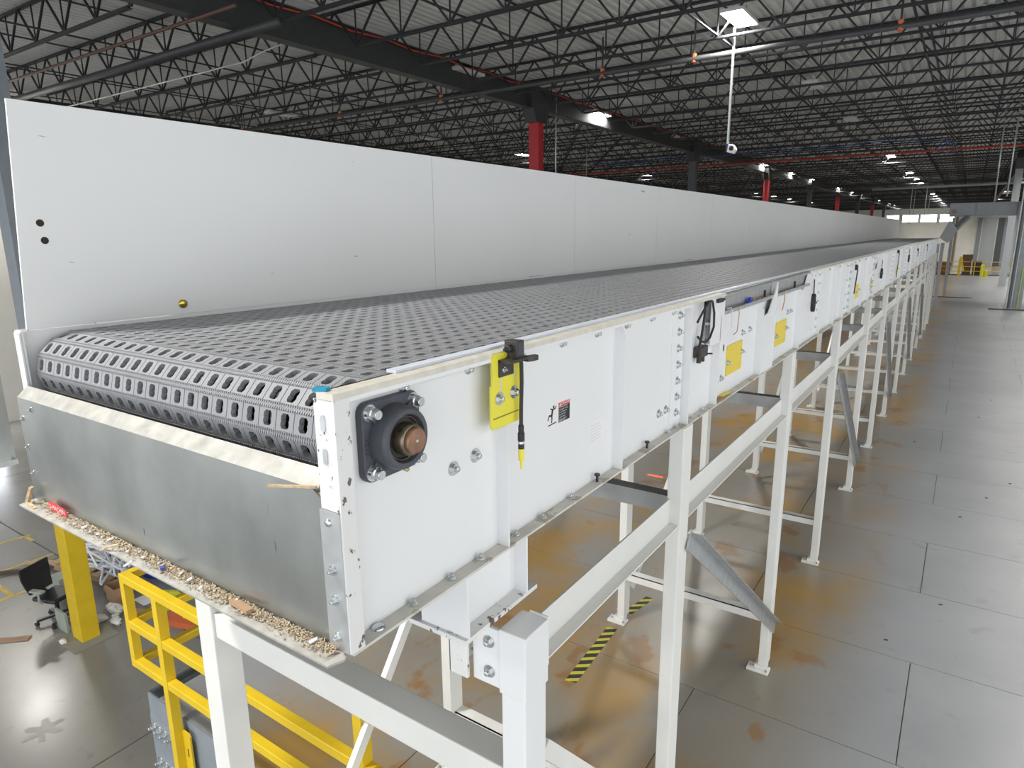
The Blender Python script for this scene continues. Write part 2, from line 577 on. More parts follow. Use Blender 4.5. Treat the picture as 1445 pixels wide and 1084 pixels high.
WEBS = [MB().beam((a[0], 0, a[1]), (c[0], 0, c[1]), .034 if i % 3 != 2 else .022, .034 if i % 3 != 2 else .022).mesh('web_member', STEELK) for i, (a, c) in enumerate(web_list)]
jw = MB()
for i, (a, c) in enumerate(web_list):
    jw.beam((a[0], 0, a[1]), (c[0], 0, c[1]), .034 if i % 3 != 2 else .022, .034 if i % 3 != 2 else .022)
WEBALL = jw.mesh('web', STEELK)
JS = 1.87
farj = MB()
j = 0
yj = 1.79
while yj < 139:
    for bi, bx in enumerate((-23.3, -10.2, -36.4, 2.9)):
        if bi == 2 and yj < 18 or bi == 3 and yj < 26:
            continue
        if yj < 62:
            jo = link('roof_joist', CHORD, ceil, (bx, yj, 0))
            if yj < 17 and bi < 2:
                for wm in WEBS:
                    link('web_member', wm, jo)
            else:
                link('web', WEBALL, jo)
        else:
            for zz in (JT, JB):
                farj.box(bx, bx + BAY, yj - .04, yj + .04, zz - .025, zz + .025)
            if yj < 100:
                for (a, c) in web_list:
                    farj.beam((bx + a[0], yj, a[1]), (bx + c[0], yj, c[1]), .03, .03)
    yj += JS
tag(farj.build('far_roof_joists', STEELK, ceil), kind='stuff')
# bridging lines between the joists
for gx in (-20, -16.8, -13.5, -6.9, -3.65, -.4):
    MB().box(gx - .02, gx + .02, 1.5, 62, JB + .03, JB + .055).build('joist_bridging', STEELK, ceil)
    MB().box(gx - .02, gx + .02, 1.5, 62, JT - .075, JT - .05).build('joist_bridging', STEELK, ceil)

# ================================================================== CONVEYOR FRAME
CL = 25.6                       # conveyor length
WEBX = -0.036                   # face of the side web
XL = -1.40                      # left side
ORD = ['first', 'second', 'third', 'fourth', 'fifth', 'sixth', 'seventh', 'eighth', 'ninth', 'tenth', 'eleventh', 'twelfth', 'thirteenth', 'fourteenth', 'fifteenth']
cf = thing('belt_conveyor', 'long white steel conveyor bed with flanged side panels and galvanized end plate', 'conveyor', (0, 0, 0))
splices = [0.0, 1.78, 4.60, 6.18, 8.0, 10.3, 12.6, 14.9, 17.2, 19.5, 21.8, CL]
for i in range(len(splices) - 1):
    a, b_ = splices[i], splices[i + 1]
    gut = (2.19, 4.12) if i == 1 else None
    p = MB()
    if gut:
        p.box(WEBX - .006, WEBX, a, gut[0], 0, .5).box(WEBX - .006, WEBX, gut[0], gut[1], 0, .40).box(WEBX - .006, WEBX, gut[1], b_, 0, .5)
    else:
        p.box(WEBX - .006, WEBX, a, b_, 0, .5)
    sp = p.build('side_panel', WHITE, cf)
    MB().box(WEBX, 0.0, a + .002, b_ - .002, 0, .006).build('bottom_flange', DUSTY if i < 9 else WHITE, sp)
    if gut:
        MB().box(WEBX - .006, 0.0, a, gut[0], .488, .5).build('top_flange', CREAM, sp)
        MB().box(WEBX - .006, 0.0, gut[1], b_, .488, .5).build('top_flange', CREAM, sp)
    else:
        MB().box(WEBX - .006, 0.0, a + (-.0048 if i == 0 else 0), b_, .488, .5).build('top_flange', CREAM, sp)
# pale slider strip along the inside of the top flange, beginning behind the nose
MB().box(-.056, -.031, .178, CL, .5, .506).build('slider_strip', UHMW, cf)
# return lip line under the flange edge
MB().box(-.004, 0.0, .004, 1.78, .480, .488).build('flange_lip', WHITE, cf)

# end flange of the right side with chipped paint
ef = MB().prism([(-.052, .285), (-.0045, .285), (-.0045, .4872), (-.052, .4872)], 1, -.004, .002).build('end_flange', WHITE_CHIP, cf)
for zz in (.445, .385):
    MB().prism([(-.030 + .006 * math.cos(t), zz + .006 * math.sin(t) + (.009 if math.sin(t) >= 0 else -.009)) for t in [2 * PI * k / 16 for k in range(16)]], 1, -.0055, -.004).build('slot_plug', GALV2, ef)
MB().box(-.0042, 0.0003, -.0043, .03, .0063, .4878).build('corner_edge', WHITE_CHIP, cf)
e2 = MB().box(-.055, -.004, -.007, -.001, 0.006, .284).build('end_tab', GALV2, cf)
link('stud', STUD, e2, (-.033, -.007, .262), ROT_NY, scale=(.6, .6, .6))
for zz in (.17, .11, .035):
    link('bolt', BOLT_S, e2, (-.03, -.007, zz), ROT_NY, scale=(.9, .9, .8))
# galvanized end plate with folded lips
ep = MB()
ep.prism([(-1.365, .004), (-.052, .004), (-.052, .30), (-.075, .317), (-1.365, .317)], 1, -.003, .001)
epo = ep.build('end_plate', GALV, cf)
MB().prism([(-.0, .317), (-.003, .317), (.026, .345), (.028, .343)], 0, -1.362, -.062).build('top_lip', LEDGE, epo)
MB().add([(-1.362, -.003, 0.006), (-.012, -.003, .006), (-.004, -.018, .004), (-.018, -.046, .001), (-1.362, -.046, .001), (-1.362, -.003, 0.002), (-.012, -.003, .002), (-.004, -.018, .000), (-.018, -.046, -.003), (-1.362, -.046, -.003)],
         [(0, 1, 2, 3, 4), (9, 8, 7, 6, 5), (0, 5, 6, 1), (1, 6, 7, 2), (2, 7, 8, 3), (3, 8, 9, 4), (4, 9, 5, 0)]).build('bottom_lip', LEDGE, epo)
for xx, zz in ((-1.345, .255), (-1.345, .17), (-1.34, .09), (-1.28, .29)):
    link('rivet', BOLT_S, epo, (xx, -.003, zz), ROT_NY, scale=(.8, .8, .6))

# stiffeners: (y of outer edge, top z)
stiff = [(.515, .488), (1.165, .488), (2.15, .40), (2.90, .36), (3.165, .488), (3.88, .39), (5.22, .488), (5.72, .488), (6.9, .488), (7.5, .488)]
stiff += [(8.0 + 1.15 * k, .488) for k in range(1, 15)]
for (sy, zt) in stiff:
    MB().prism([(WEBX, .006), (-.002, .006), (-.002, zt - .04 if zt > .45 else zt), (-.016, zt), (WEBX, zt)], 1, sy - .006, sy).build('stiffener', WHITE, cf)
# splice flanges with their columns of bolts
for i, sy in enumerate(splices[1:-1]):
    sp = MB().prism([(WEBX, .006), (-.003, .006), (-.003, .455), (-.02, .488), (WEBX, .488)], 1, sy - .004, sy + .004).build('splice_flange', WHITE, cf)
    MB().box(WEBX, WEBX + .004, sy - .13, sy - .012, .03, .478).build('splice_plate', WHITE, sp)
    for k in range(7):
        link('bolt', BOLT if i < 4 else BOLT_S, sp, (WEBX + .004, sy - .065, .067 + .064 * k), ROT_X)
        if i in (1, 2) and k % 2 == 0:
            link('bolt', BOLT_S, sp, (WEBX, sy - .22, .067 + .064 * k), ROT_X)
# hex nuts under the top flange
nutm = bolt_mesh('flange_nut', .009, .006, .012, .006)
y = .20
while y < 1.7:
    if not .43 < y < .58:
        link('flange_nut', nutm, cf, (WEBX, y, .468), ROT_X)
    y += .2075
for y in (4.25, 4.45, 5.0, 5.5, 6.4, 6.7, 7.2, 7.8):
    link('flange_nut', nutm, cf, (WEBX, y, .466), ROT_X)
# bolts in the bottom flange
for y, nm in ((.065, 'a'), (.165, 'b'), (.29, 'c'), (.40, 'c'), (.55, 'c'), (.68, 'c'), (.84, 'c'), (1.60, 'c'), (1.69, 'c'), (1.86, 'c'), (2.0, 'c')):
    link('bolt', BOLT_S if nm != 'a' else STUD, cf, (-.022, y + .02, .006), (0, 0, .3))
for y in (1.02, 1.41):
    MB().lathe([(0, .004), (.02, .004), (.02, .009), (.026, .009), (.026, .001)], 'z', (-.02, y, .006), 10).build('black_peg', BLACK, cf)
# pairs of bolts on the web
for (y, z) in ((.345, .255), (.425, .262), (1.545, .10), (1.615, .10), (2.215, .095), (2.30, .095), (2.62, .27), (2.75, .27), (3.62, .27), (3.70, .27), (2.05, .30), (2.05, .38)):
    link('bolt', BOLT, cf, (WEBX, y, z), ROT_X)
# gutter of the second section
gt = MB().box(-.0415, -.0375, 2.19, 4.12, .40, .4885).box(-.0415, -.008, 2.19, 4.12, .4005, .404).box(-.012, -.008, 2.19, 4.12, .404, .418).build('cable_gutter', GALV2, cf)
MB().tube([(-.019, 2.19, .488), (-.019, 4.12, .488)], .0115, 10).build('gutter_tube', GALV2, gt)
for yy in (3.0, 3.75):
    MB().box(-.0375, -.030, yy, yy + .02, .404, .45).build('gutter_tab', STEELK, gt)
MB().prism([(2.01, .488), (2.165, .488), (2.19, .470), (2.19, .33), (2.14, .29), (2.01, .29)], 0, -.006, -.002).build('corner_plate', WHITE, cf)
MB().prism([(2.91, .32), (3.0, .33), (3.14, .45), (3.155, .48), (3.165, .487), (3.178, .478), (3.18, .45), (3.18, .006), (2.91, .006)], 0, -.010, -.004).build('corner_plate', WHITE, cf)
MB().prism([(3.93, .31), (4.12, .488), (4.60, .488), (4.60, .006), (3.93, .006)], 0, WEBX + .006, WEBX + .010).build('corner_plate', WHITE, cf)
# yellow cover plates
for (ya, yb) in ((2.37, 2.625), (3.33, 3.60), (6.66, 6.86), (7.62, 7.90), (11.0, 11.25)):
    c = MB().prism([(ya, .09), (yb - .012, .088), (yb, .10), (yb, .233), (ya + .01, .236), (ya, .226)], 0, WEBX, WEBX + .004).build('cover_plate', YEL3, cf)
    link('bolt', BOLT_S, c, (WEBX + .004, ya + .012, .155), ROT_X, scale=(1.3, 1.3, 1.3))
    link('bolt', BOLT_S, c, (WEBX + .004, yb - .012, .175), ROT_X, scale=(1.3, 1.3, 1.3))
for (y, z) in ((2.32, .235), (1.80, .40)):
    MB().prism([(y + .007 * math.cos(t), z + .016 * math.sin(t)) for t in [2 * PI * k / 12 for k in range(12)]], 0, WEBX, WEBX + .002).build('slot', BLACK, cf)
MB().prism([(3.05, .06), (3.12, .06), (3.12, .24), (3.05, .24)], 0, -.0095, -.0035).build('slot_cover', WHITE, cf)
# left side of the bed
lp = MB().box(XL - .004, XL + .002, .03, CL, 0, .497).box(XL + .002, XL + .030, .03, .036, 0, .497).build('side_panel', WHITE, cf)
# inner slider pan below the belt
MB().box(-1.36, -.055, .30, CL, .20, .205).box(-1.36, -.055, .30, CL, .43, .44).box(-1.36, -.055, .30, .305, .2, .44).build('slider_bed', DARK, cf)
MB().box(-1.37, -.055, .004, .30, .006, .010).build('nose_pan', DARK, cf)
# drive shaft and sprockets inside the nose
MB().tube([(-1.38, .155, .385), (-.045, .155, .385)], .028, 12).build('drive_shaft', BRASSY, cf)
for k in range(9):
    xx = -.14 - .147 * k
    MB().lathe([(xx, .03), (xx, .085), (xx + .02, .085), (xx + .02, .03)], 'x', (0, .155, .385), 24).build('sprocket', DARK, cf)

# stub beam below the first support
sb = MB().box(-.30, -.005, .335, .645, -.172, -.160).build('stub_beam', WHITE_CHIP, cf)
MB().box(-.25, -.06, .46, .47, -.160, 0).build('stub_web', WHITE, sb)
MB().box(-.052, -.042, .352, .60, -.160, -.001).build('stub_plate', WHITE, sb)
MB().box(-.150, -.006, .345, .353, -.160, -.001).build('stub_rib', WHITE, sb)
MB().box(-.070, -.004, .590, .598, -.160, -.001).build('stub_rib', WHITE, sb)
link('bolt', BOLT_S, sb, (-.12, .365, -.160))
link('bolt', BOLT_S, sb, (-.06, .352, -.160))

# ================================================================== BELT
PITCH_B, NC, X0B = 0.0556, 24, -0.0326


def row_mesh(detail):
    b = MB()
    hw, hl = .0128, .0156
    hole = [(.0078, hl), (-.0078, hl), (-hw, .0098), (-hw, .0022), (-.0108, 0), (-hw, -.0022), (-hw, -.0098), (-.0078, -hl), (.0078, -hl), (hw, -.0098), (hw, -.0022), (.0108, 0), (hw, .0022), (hw, .0098)]
    cw, cv = PITCH_B / 2 - .0011, .0200 if detail else PITCH_B / 2 - .0012
    outer = [(.0078, cv), (-.0078, cv), (-cw, cv), (-cw, .0022), (-cw, 0), (-cw, -.0022), (-cw, -cv), (-.0078, -cv), (.0078, -cv), (cw, -cv), (cw, -.0022), (cw, 0), (cw, .0022), (cw, cv)]
    n = 14
    T = .012
    for c in range(NC):
        cx = X0B - PITCH_B * (c + .5)
        xe = (lambda q: min(q, -.0425)) if c == 0 else (lambda q: q)
        vs = [(xe(cx + p[0]), p[1], 0) for p in outer] + [(cx + p[0], p[1], 0) for p in hole] + [(cx + p[0], p[1], -T) for p in hole] + [(xe(cx + p[0]), p[1], -T) for p in outer]
        fs = []
        for i in range(n):
            k = (i + 1) % n
            fs += [(i, k, n + k, n + i), (n + i, n + k, 2 * n + k, 2 * n + i)]
            if detail:
                fs += [(k, i, 3 * n + i, 3 * n + k)]
        b.add(vs, fs)
        if detail and c:
            b.add([(cx + PITCH_B / 2 - .002, -cv, -.003), (cx + PITCH_B / 2 + .002, -cv, -.003), (cx + PITCH_B / 2 + .002, cv, -.003), (cx + PITCH_B / 2 - .002, cv, -.003)], [(0, 1, 2, 3)])
        if detail:
            fp = PITCH_B / 8
            for k in range(8):
                for side in (1, -1):
                    fx = cx - PITCH_B / 2 + fp * (k + (.25 if side == 1 else .75))
                    w2 = .00155
                    if fx > -.0445:
                        continue
                    a0, a1 = cv * side, (cv + .0138) * side
                    b.add([(fx - w2, a0, -.0004), (fx + w2, a0, -.0004), (fx + w2, a1, -.0012), (fx - w2, a1, -.0012), (fx - w2, a0, -.010), (fx + w2, a0, -.010), (fx + w2, a1, -.009), (fx - w2, a1, -.009)],
                          [(0, 1, 2, 3), (0, 4, 5, 1), (1, 5, 6, 2), (2, 6, 7, 3), (3, 7, 4, 0)])
    if detail:   # hinge rod closing the gap under the fingers
        b.add([(-.0425, cv - .001, -.0065), (X0B - NC * PITCH_B, cv - .001, -.0065), (X0B - NC * PITCH_B, cv + .0165, -.0065), (-.0425, cv + .0165, -.0065)], [(0, 1, 2, 3)])
    return b.mesh('belt_row', BELT, fix=False)


ROWM = row_mesh(True)
ROWF = row_mesh(False)
bt = thing('conveyor_belt', 'grey perforated modular plastic belt wrapping round the conveyor nose', 'belt', (0, .159, .489))


def belt_row(me, y, z, tilt):
    return link('belt_row', me, bt, (0, y - .159, z - .489), (tilt, 0, 0))


hy, hz = .159, .489
n_rows = 0
# wrap round the nose, hinge by hinge
for a in (20, 47, 77, 107, 137, 164, 180, 180):
    t = math.radians(a)
    cy, cz = hy - PITCH_B / 2 * math.cos(t), hz - PITCH_B / 2 * math.sin(t)
    belt_row(ROWM, cy, cz, t)
    hy, hz = hy - PITCH_B * math.cos(t), hz - PITCH_B * math.sin(t)
    n_rows += 1
k = 0
while n_rows < 300:
    belt_row(ROWM, .159 + PITCH_B * (k + .5), .489, 0)
    n_rows += 1
    k += 1
rest = MB()
fv = [tuple(v.co) for v in ROWF.vertices]
ff = [tuple(p.vertices) for p in ROWF.polygons]
while .159 + PITCH_B * (k + 1) < CL:
    yy = .159 + PITCH_B * (k + .5)
    rest.add([(p[0], p[1] + yy - .159, p[2]) for p in fv], ff)
    k += 1
tag(link('belt_rows', rest.mesh('belt_rows', BELT, fix=False), bt), kind='stuff')

# ================================================================== SIDE GUARD
sg = thing('side_guard', 'tall white panel guard standing along the far edge of the belt', 'guard', (XL, 0, .5))
gy = [0.06, 1.885, 3.35, 4.81, 6.27, 7.73, 9.19]
while gy[-1] < 27:
    gy.append(gy[-1] + 1.46)
for i in range(len(gy) - 1):
    a, b_ = gy[i] + .0015, gy[i + 1] - .0015
    sl = .045 if i == 0 else 0
    pn = MB()
    zt = 1.14
    pn.add([(-.004, a, 0), (.004, a, 0), (.004, b_, 0), (-.004, b_, 0), (-.004, a + sl, zt - .5), (.004, a + sl, zt - .5), (.004, b_, zt - .5), (-.004, b_, zt - .5)],
           [(0, 3, 2, 1), (4, 5, 6, 7), (0, 1, 5, 4), (1, 2, 6, 5), (2, 3, 7, 6), (3, 0, 4, 7)])
    po = pn.build('guard_panel', GUARD, sg)
    MB().box(-.035, -.0045, b_ - .02, b_ + .02, 0, .62).build('guard_rib', GREYL, po)
    if i == 0:
        for (yy, zz) in ((.14, .305), (.145, .255)):
            MB().lathe([(.004, .0001), (.0046, .0105), (.0052, .0105)], 'x', (0, yy, zz), 16).build('bolt_hole', mat('dark_hole', (.03, .018, .012), .7), po)
        MB().lathe([(.004, .015), (.009, .015), (.011, .012), (.0115, .0005)], 'x', (0, .537, .034), 24).build('screw_cap', mat('brass_cap', (.55, .44, .08), .15, .9), po, smooth=True)
MB().box(XL - .02, XL + .03, .035, .042, .30, .502).box(XL - .02, XL - .014, .035, .5, -.05, .502).build('guard_bracket', WHITE_CHIP, sg).location = (-XL, 0, -.5)

# ================================================================== FLANGE BEARING
by, bz = .150, .385
fb = thing('flange_bearing', 'slate grey four bolt flange bearing with rusty shaft end', 'bearing', (WEBX, by, bz))
s = .0775
c = .022
pts = []
for (sx, sy_) in ((1, 1), (-1, 1), (-1, -1), (1, -1)):
    base = {(1, 1): 0, (-1, 1): 90, (-1, -1): 180, (1, -1): 270}[(sx, sy_)]
    for q in range(5):
        an = math.radians(base + q * 22.5)
        pts.append((sx * (s - c) + c * math.cos(an), sy_ * (s - c) + c * math.sin(an)))
hs = MB().prism(pts, 0, 0, .017).build('housing', IRON, fb, bevel=.003)
MB().lathe([(.012, .0655), (.048, .0605)], 'x', n=48).lathe([(.048, .0605), (.053, .0585), (.055, .056)], 'x', n=48).lathe([(.055, .056), (.055, .0475)], 'x', n=48).lathe([(.055, .0475), (.050, .0455), (.040, .0445)], 'x', n=48).build('boss', IRON, hs, smooth=True)
for (sy_, sz) in ((1, 1), (1, -1), (-1, 1), (-1, -1)):
    MB().beam((.018, sy_ * .035, sz * .035), (.018, sy_ * .064, sz * .064), .022, .014, (1, 0, 0)).build('web_rib', IRON, hs, bevel=.003)
    bo = link('bolt', BOLT_L, fb, (.017, sy_ * .0575, sz * .0575), ROT_X)
    MB().lathe([(.019, .0118), (.0295, .0118), (.031, .0095), (.041, .0095), (.042, .0085), (.042, .0005)], 'x', (0, sy_ * .0575, sz * .0575), 20).build('bolt_collar', ZINC, fb)
MB().lathe([(.040, .0445), (.047, .0435), (.047, .041), (.041, .041)], 'x', n=40).build('outer_ring', BRASSY, fb, smooth=True)
MB().lathe([(.041, .0435), (.043, .031)], 'x', n=40).build('seal', BLACK, fb, smooth=True)
MB().lathe([(.040, .0315), (.066, .0315), (.070, .030), (.070, .0255)], 'x', n=40).build('inner_ring', BRASSY, fb, smooth=True)
sh = MB().lathe([(.04, .0252), (.076, .0252), (.079, .0235), (.079, .0035), (.076, .0005)], 'x', n=40).build('shaft', RUST, fb)
MB().lathe([(.0792, .0035), (.0798, .003), (.0796, .0004)], 'x', n=12).build('centre_mark', ZINC, sh)
o = MB().lathe([(0, .0045), (.0004, .0045), (.0004, .0005)], 'x', n=12).build('set_screw', BLACK, fb)
o.location = (.058, -.0225, .0225)
o.rotation_euler = (0, 0, 0)
o.rotation_euler = Vector((1, 0, 0)).rotation_difference(Vector((0, -1, 1)).normalized()).to_euler()
MB().lathe([(0, .004), (.01, .004), (.012, .005), (.016, .003), (.016, .0005)], 'x', (.03, 0, 0), 10).build('grease_nipple', mat('brass', (.5, .42, .22), .3, .8), fb).location = (.0, .008, -.066)
lt = text_mesh('F210', .017, mat('raised_iron_lettering', (0.085, 0.09, 0.10), 0.4), 'raised_lettering', extrude=.0012)
ob = link('raised_lettering', lt, fb, (.0175, -.066, -.006))
# text reads downward along the flange edge
ob.rotation_euler = (Matrix.Rotation(-PI / 2, 3, 'X') @ Matrix(((0, 0, 1), (1, 0, 0), (0, 1, 0)))).to_euler()

# ================================================================== PHOTO EYE AND LABELS
pe = thing('photo_eye_sensor', 'yellow slotted plate holding a black photo eye with dangling cable', 'sensor', (-.002, .44, .30))
pl = MB().prism([(.013, .197), (.118, .197), (.118, .135), (.118, .03), (.112, .022), (.008, .022), (0, .03), (0, .125), (.006, .128), (.006, .19)], 0, 0, .004).build('mounting_plate', YEL2, pe)
for yy, za, zb in ((.04, .10, .15), (.092, .13, .152)):
    MB().box(.0035, .0046, yy - .002, yy + .002, za, zb).build('slot', mat('pale_slot', (.62, .62, .58), .5), pl)
MB().box(.0035, .0046, .008, .112, .046, .049).build('bend_line', mat('dark_yellow_crease', (.25, .22, .02), .6), pl)
link('bolt', BOLT, pe, (.004, .032, .092), ROT_X, scale=(.95, .95, .8))
link('bolt', BOLT, pe, (.004, .092, .096), ROT_X, scale=(.95, .95, .8))
br = MB().box(.004, .009, .030, .085, .142, .180).box(.004, .040, .030, .100, .176, .182).prism([(.004, .100), (.040, .100), (.046, .115), (.046, .135), (.034, .138), (.026, .118), (.004, .112)], 2, .170, .182).build('bracket', BROWNB, pe)
link('bolt', BOLT_S, br, (.009, .046, .158), ROT_X, scale=(.6, .6, .6))
sb_ = MB().box(-.004, .032, .066, .096, .182, .222).build('sensor_body', BROWNB, pe, bevel=.002)
MB().box(.0318, .0326, .070, .093, .188, .218).build('sensor_window', mat('glossy_lens', (.05, .055, .07), .05), sb_)
MB().lathe([(0, .009), (-.014, .009), (-.016, .005), (-.026, .003), (-.026, .0003)], 'y', (.014, .066, .205), 14).build('sensor_plug', BLACK, sb_)
MB().box(-.008, .036, .060, .102, .180, .184).build('sensor_base', BROWNB, sb_)
MB().tube([(.018, .098, .178), (.020, .101, .165), (.020, .102, .12), (.018, .102, .06), (.018, .101, .012)], .0048, 8).build('cable', BLACK, pe)
MB().lathe([(.016, .005), (.012, .007), (-.004, .007), (-.006, .0085), (-.024, .0085), (-.024, .007), (-.026, .007)], 'z', (.018, .101, 0), 14).build('connector', BLACK, pe)
MB().lathe([(-.026, .008), (-.032, .008), (-.032, .007)], 'z', (.018, .101, 0), 14).build('connector_ring', ZINC, pe)
MB().lathe([(-.032, .0075), (-.045, .0078), (-.046, .006)], 'z', (.018, .101, 0), 14).build('connector_collar', BLACK, pe)
MB().lathe([(-.045, .0078), (-.062, .0075), (-.075, .0065), (-.076, .0035), (-.096, .003), (-.097, .0003)], 'z', (.018, .101, 0), 14).build('yellow_cap', YEL2, pe)

TROT = Matrix(((0, 0, 1), (1, 0, 0), (0, 1, 0))).to_euler()      # text lying on the +x face, reading along +y
scx = (CAMX - WEBX) / CAMX


def yz(y, z):     # from the reference face to the recessed web, along the measured sight lines
    return (CAMY + (y - CAMY) * scx, CAMZ + (z - CAMZ) * scx)


dy0, dz0 = yz(.683, .265)
dy1, dz1 = yz(.806, .323)
W_, H_ = dy1 - dy0, dz1 - dz0
dl = thing('danger_label', 'danger sticker with slipping figure, red heading and black text panel', 'label', (WEBX, dy0, dz0))
MB().box(0, .0008, 0, W_, 0, H_).build('sticker_sheet', STICKW, dl)
MB().box(.0008, .0012, W_ * .5, W_ - .002, H_ * .78, H_ - .002).build('red_heading', STICKR, dl)
MB().box(.0008, .0012, W_ * .5, W_ - .002, .002, H_ * .775).build('text_panel', INK, dl)
link('heading_text', text_mesh('DANGER', .0115, STICKW), dl, (.0015, W_ * .79, H_ * .885), TROT)
MB().prism([(W_ * .53, H_ * .81), (W_ * .60, H_ * .81), (W_ * .565, H_ * .96)], 0, .0012, .0015).build('alert_triangle', STICKW, dl)
link('warning_text', text_mesh('Climbing, sitting,\nwalking or riding\non conveyor at\nany time will\ncause severe\ninjury or death.', .0068, STICKW, align='LEFT', space=1.05), dl, (.0015, W_ * .52, H_ * .46), TROT)
link('footer_text', text_mesh('KEEP OFF', .0072, STICKW, align='LEFT'), dl, (.0015, W_ * .52, H_ * .09), TROT)
fg = MB()
u = lambda a, b_: (.0011, W_ * .5 * a, H_ * b_)
for a, b_, r in (((.50, .82), (.42, .52), .0036), ((.50, .78), (.30, .86), .0018), ((.50, .78), (.72, .80), .0018), ((.72, .80), (.80, .90), .0016), ((.42, .52), (.20, .55), .0026), ((.20, .55), (.10, .36), .002), ((.42, .52), (.44, .34), .0028), ((.44, .34), (.40, .18), .002)):
    fg.beam(u(*a), u(*b_), .0006, 2 * r, (0, .7, .7))
fg.lathe([(.0008, .0042), (.0014, .0042), (.0014, .0002)], 'x', (0, W_ * .5 * .58, H_ * .89), 12)
fg.beam(u(.12, .10), u(.80, .13), .0006, .003)
fg.build('falling_figure', INK, dl)
ly0, lz0 = yz(.911, .147)
ly1, lz1 = yz(1.014, .223)
il = thing('paper_label', 'small blank looking white paper label next to the danger sticker', 'label', (WEBX, ly0, lz0))
MB().box(0, .0008, 0, ly1 - ly0, 0, lz1 - lz0).build('label_sheet', STICKW, il)
for k in range(6):
    MB().box(.0008, .001, .018 + .006 * (k % 2), (ly1 - ly0) * (.86 - .05 * (k % 3)), .016 + .0095 * k, .0175 + .0095 * k).build('text_line', GREYINK, il)

# cables and devices on the side of the bed
def cable_thing(name, label, cat, pts, r, m, loc):
    o = MB().tube([(p[0] - loc[0], p[1] - loc[1], p[2] - loc[2]) for p in pts], r, 8).build(name, m, smooth=True)
    o.location = loc
    return tag(o, label, cat)


box = thing('junction_sensor', 'dark grey sensor box with two cable sockets below a cable loop', 'sensor', (WEBX, 1.90, .255))
MB().box(0, .035, 0, .085, 0, .045).build('sensor_body', BROWNB, box, bevel=.003)
for k in (0.012, .055):
    MB().lathe([(.0, .010), (-.022, .010), (-.022, .0004)], 'z', (.02, k + .005, 0), 12).build('socket', BLACK, box)
MB().tube([(.03, .07, .01), (.05, .095, .008)], .004, 6).build('adjust_screw', BLACK, box)
lp_ = [(-.035, 1.87, .405), (-.022, 1.90, .45), (-.018, 1.95, .483), (-.018, 2.0, .48), (-.018, 2.03, .43), (-.018, 2.035, .37), (-.018, 1.99, .33), (-.018, 1.93, .318), (-.02, 1.885, .33), (-.03, 1.868, .35)]
cable_thing('looped_cable', 'black cable loop hanging from the corner plate', 'cable', [(p[0] + .02, p[1], p[2]) for p in lp_], .0045, BLACK, (0, 1.95, .32))
cable_thing('sensor_cable', 'straight black cable running down into the dark sensor box', 'cable', [(-.016, 1.965, .484), (-.014, 1.955, .42), (-.014, 1.93, .34), (-.016, 1.905, .285), (-.018, 1.90, .262)], .0055, BLACK, (-.016, 1.90, .262))
tag(MB().box(-.002, .010, 2.06, 2.13, .468, .484).lathe([(0, .006), (.02, .006), (.022, .0005)], 'y', (.004, 2.13, .476), 12).build('cable_plug', BLACK), 'black plug tucked under the corner plate of the top flange', 'plug')
for i, (y, z) in enumerate(((4.34, .43), (8.73, .40), (13.1, .43))):
    c = thing('cable_coil', ('bundled black cable coil hanging beside the first yellow-covered section', 'bundled black cable coil on the bed past the far yellow covers', 'last bundled black cable coil far along the bed')[i], 'cable', (WEBX, y, z - .22))
    MB().tube([(.02, -.03, .22), (.02, .0, .10)], .004, 6).build('cable_tail', BLACK, c)
    for q in range(3):
        MB().tube([(.014 + .008 * q, .022 * math.cos(t) - .01, .055 + .06 * math.sin(t)) for t in [2 * PI * k / 14 for k in range(15)]], .0055, 6).build('cable_turn', BLACK, c)
    MB().box(.006, .04, -.04, .03, .048, .060).build('cable_tie', BROWNB, c)
for i, (y, z, h) in enumerate(((6.42, .41, .14), (8.02, .42, .05), (10.9, .44, .22), (15.5, .36, .08), (19.0, .38, .08))):
    c = thing('side_switch', 'black switch on the conveyor side, %s from the galvanized end' % ORD[i], 'switch', (WEBX, y, z))
    MB().box(0, .03, -.015, .03, -.02, .02).box(0, .02, 0, .07, .015, .03).build('switch_body', BLACK, c)
    MB().tube([(.03, 0, -.02), (.03, -.05, -h), (.03, -.09, -h * 1.7)], .006, 6).build('cable', BLACK, c)
# loose wires over the gutter
cable_thing('white_wire', 'short white wire hanging over the gutter lip', 'wire', [(-.03, 2.30, .415), (-.010, 2.31, .424), (-.008, 2.325, .41), (-.008, 2.325, .33)], .0025, STICKW, (-.01, 2.31, .33))
cable_thing('copper_wire', 'thin copper wire hanging from the gutter next to the white wire', 'wire', [(-.03, 2.42, .41), (-.010, 2.43, .422), (-.007, 2.44, .38), (-.007, 2.42, .30), (-.008, 2.37, .292)], .002, COPPER, (-.01, 2.42, .29))
cable_thing('copper_wire', 'brown wire end dangling from the gutter beside the curved corner plate', 'wire', [(-.03, 3.35, .41), (-.009, 3.36, .422), (-.007, 3.38, .37), (-.007, 3.34, .31)], .003, COPPER, (-.01, 3.36, .31))
tag(MB().box(-.034, -.016, 2.63, 2.665, .404, .424).box(-.030, -.014, 2.655, 2.685, .422, .440).build('blue_connector', BLUE), 'small blue connector lying in the gutter', 'connector')
chips = MB()
for k in range(26):
    y = 2.6 + rnd.random() * .6
    chips.beam((-.034 + rnd.random() * .018, y, .407 + rnd.random() * .01), (-.034 + rnd.random() * .018, y + .02 + rnd.random() * .05, .408 + rnd.random() * .012), .006, .004)
tag(chips.build('gutter_debris', WOOD), 'brown wood chips and dust lying in the gutter', 'debris', kind='stuff')
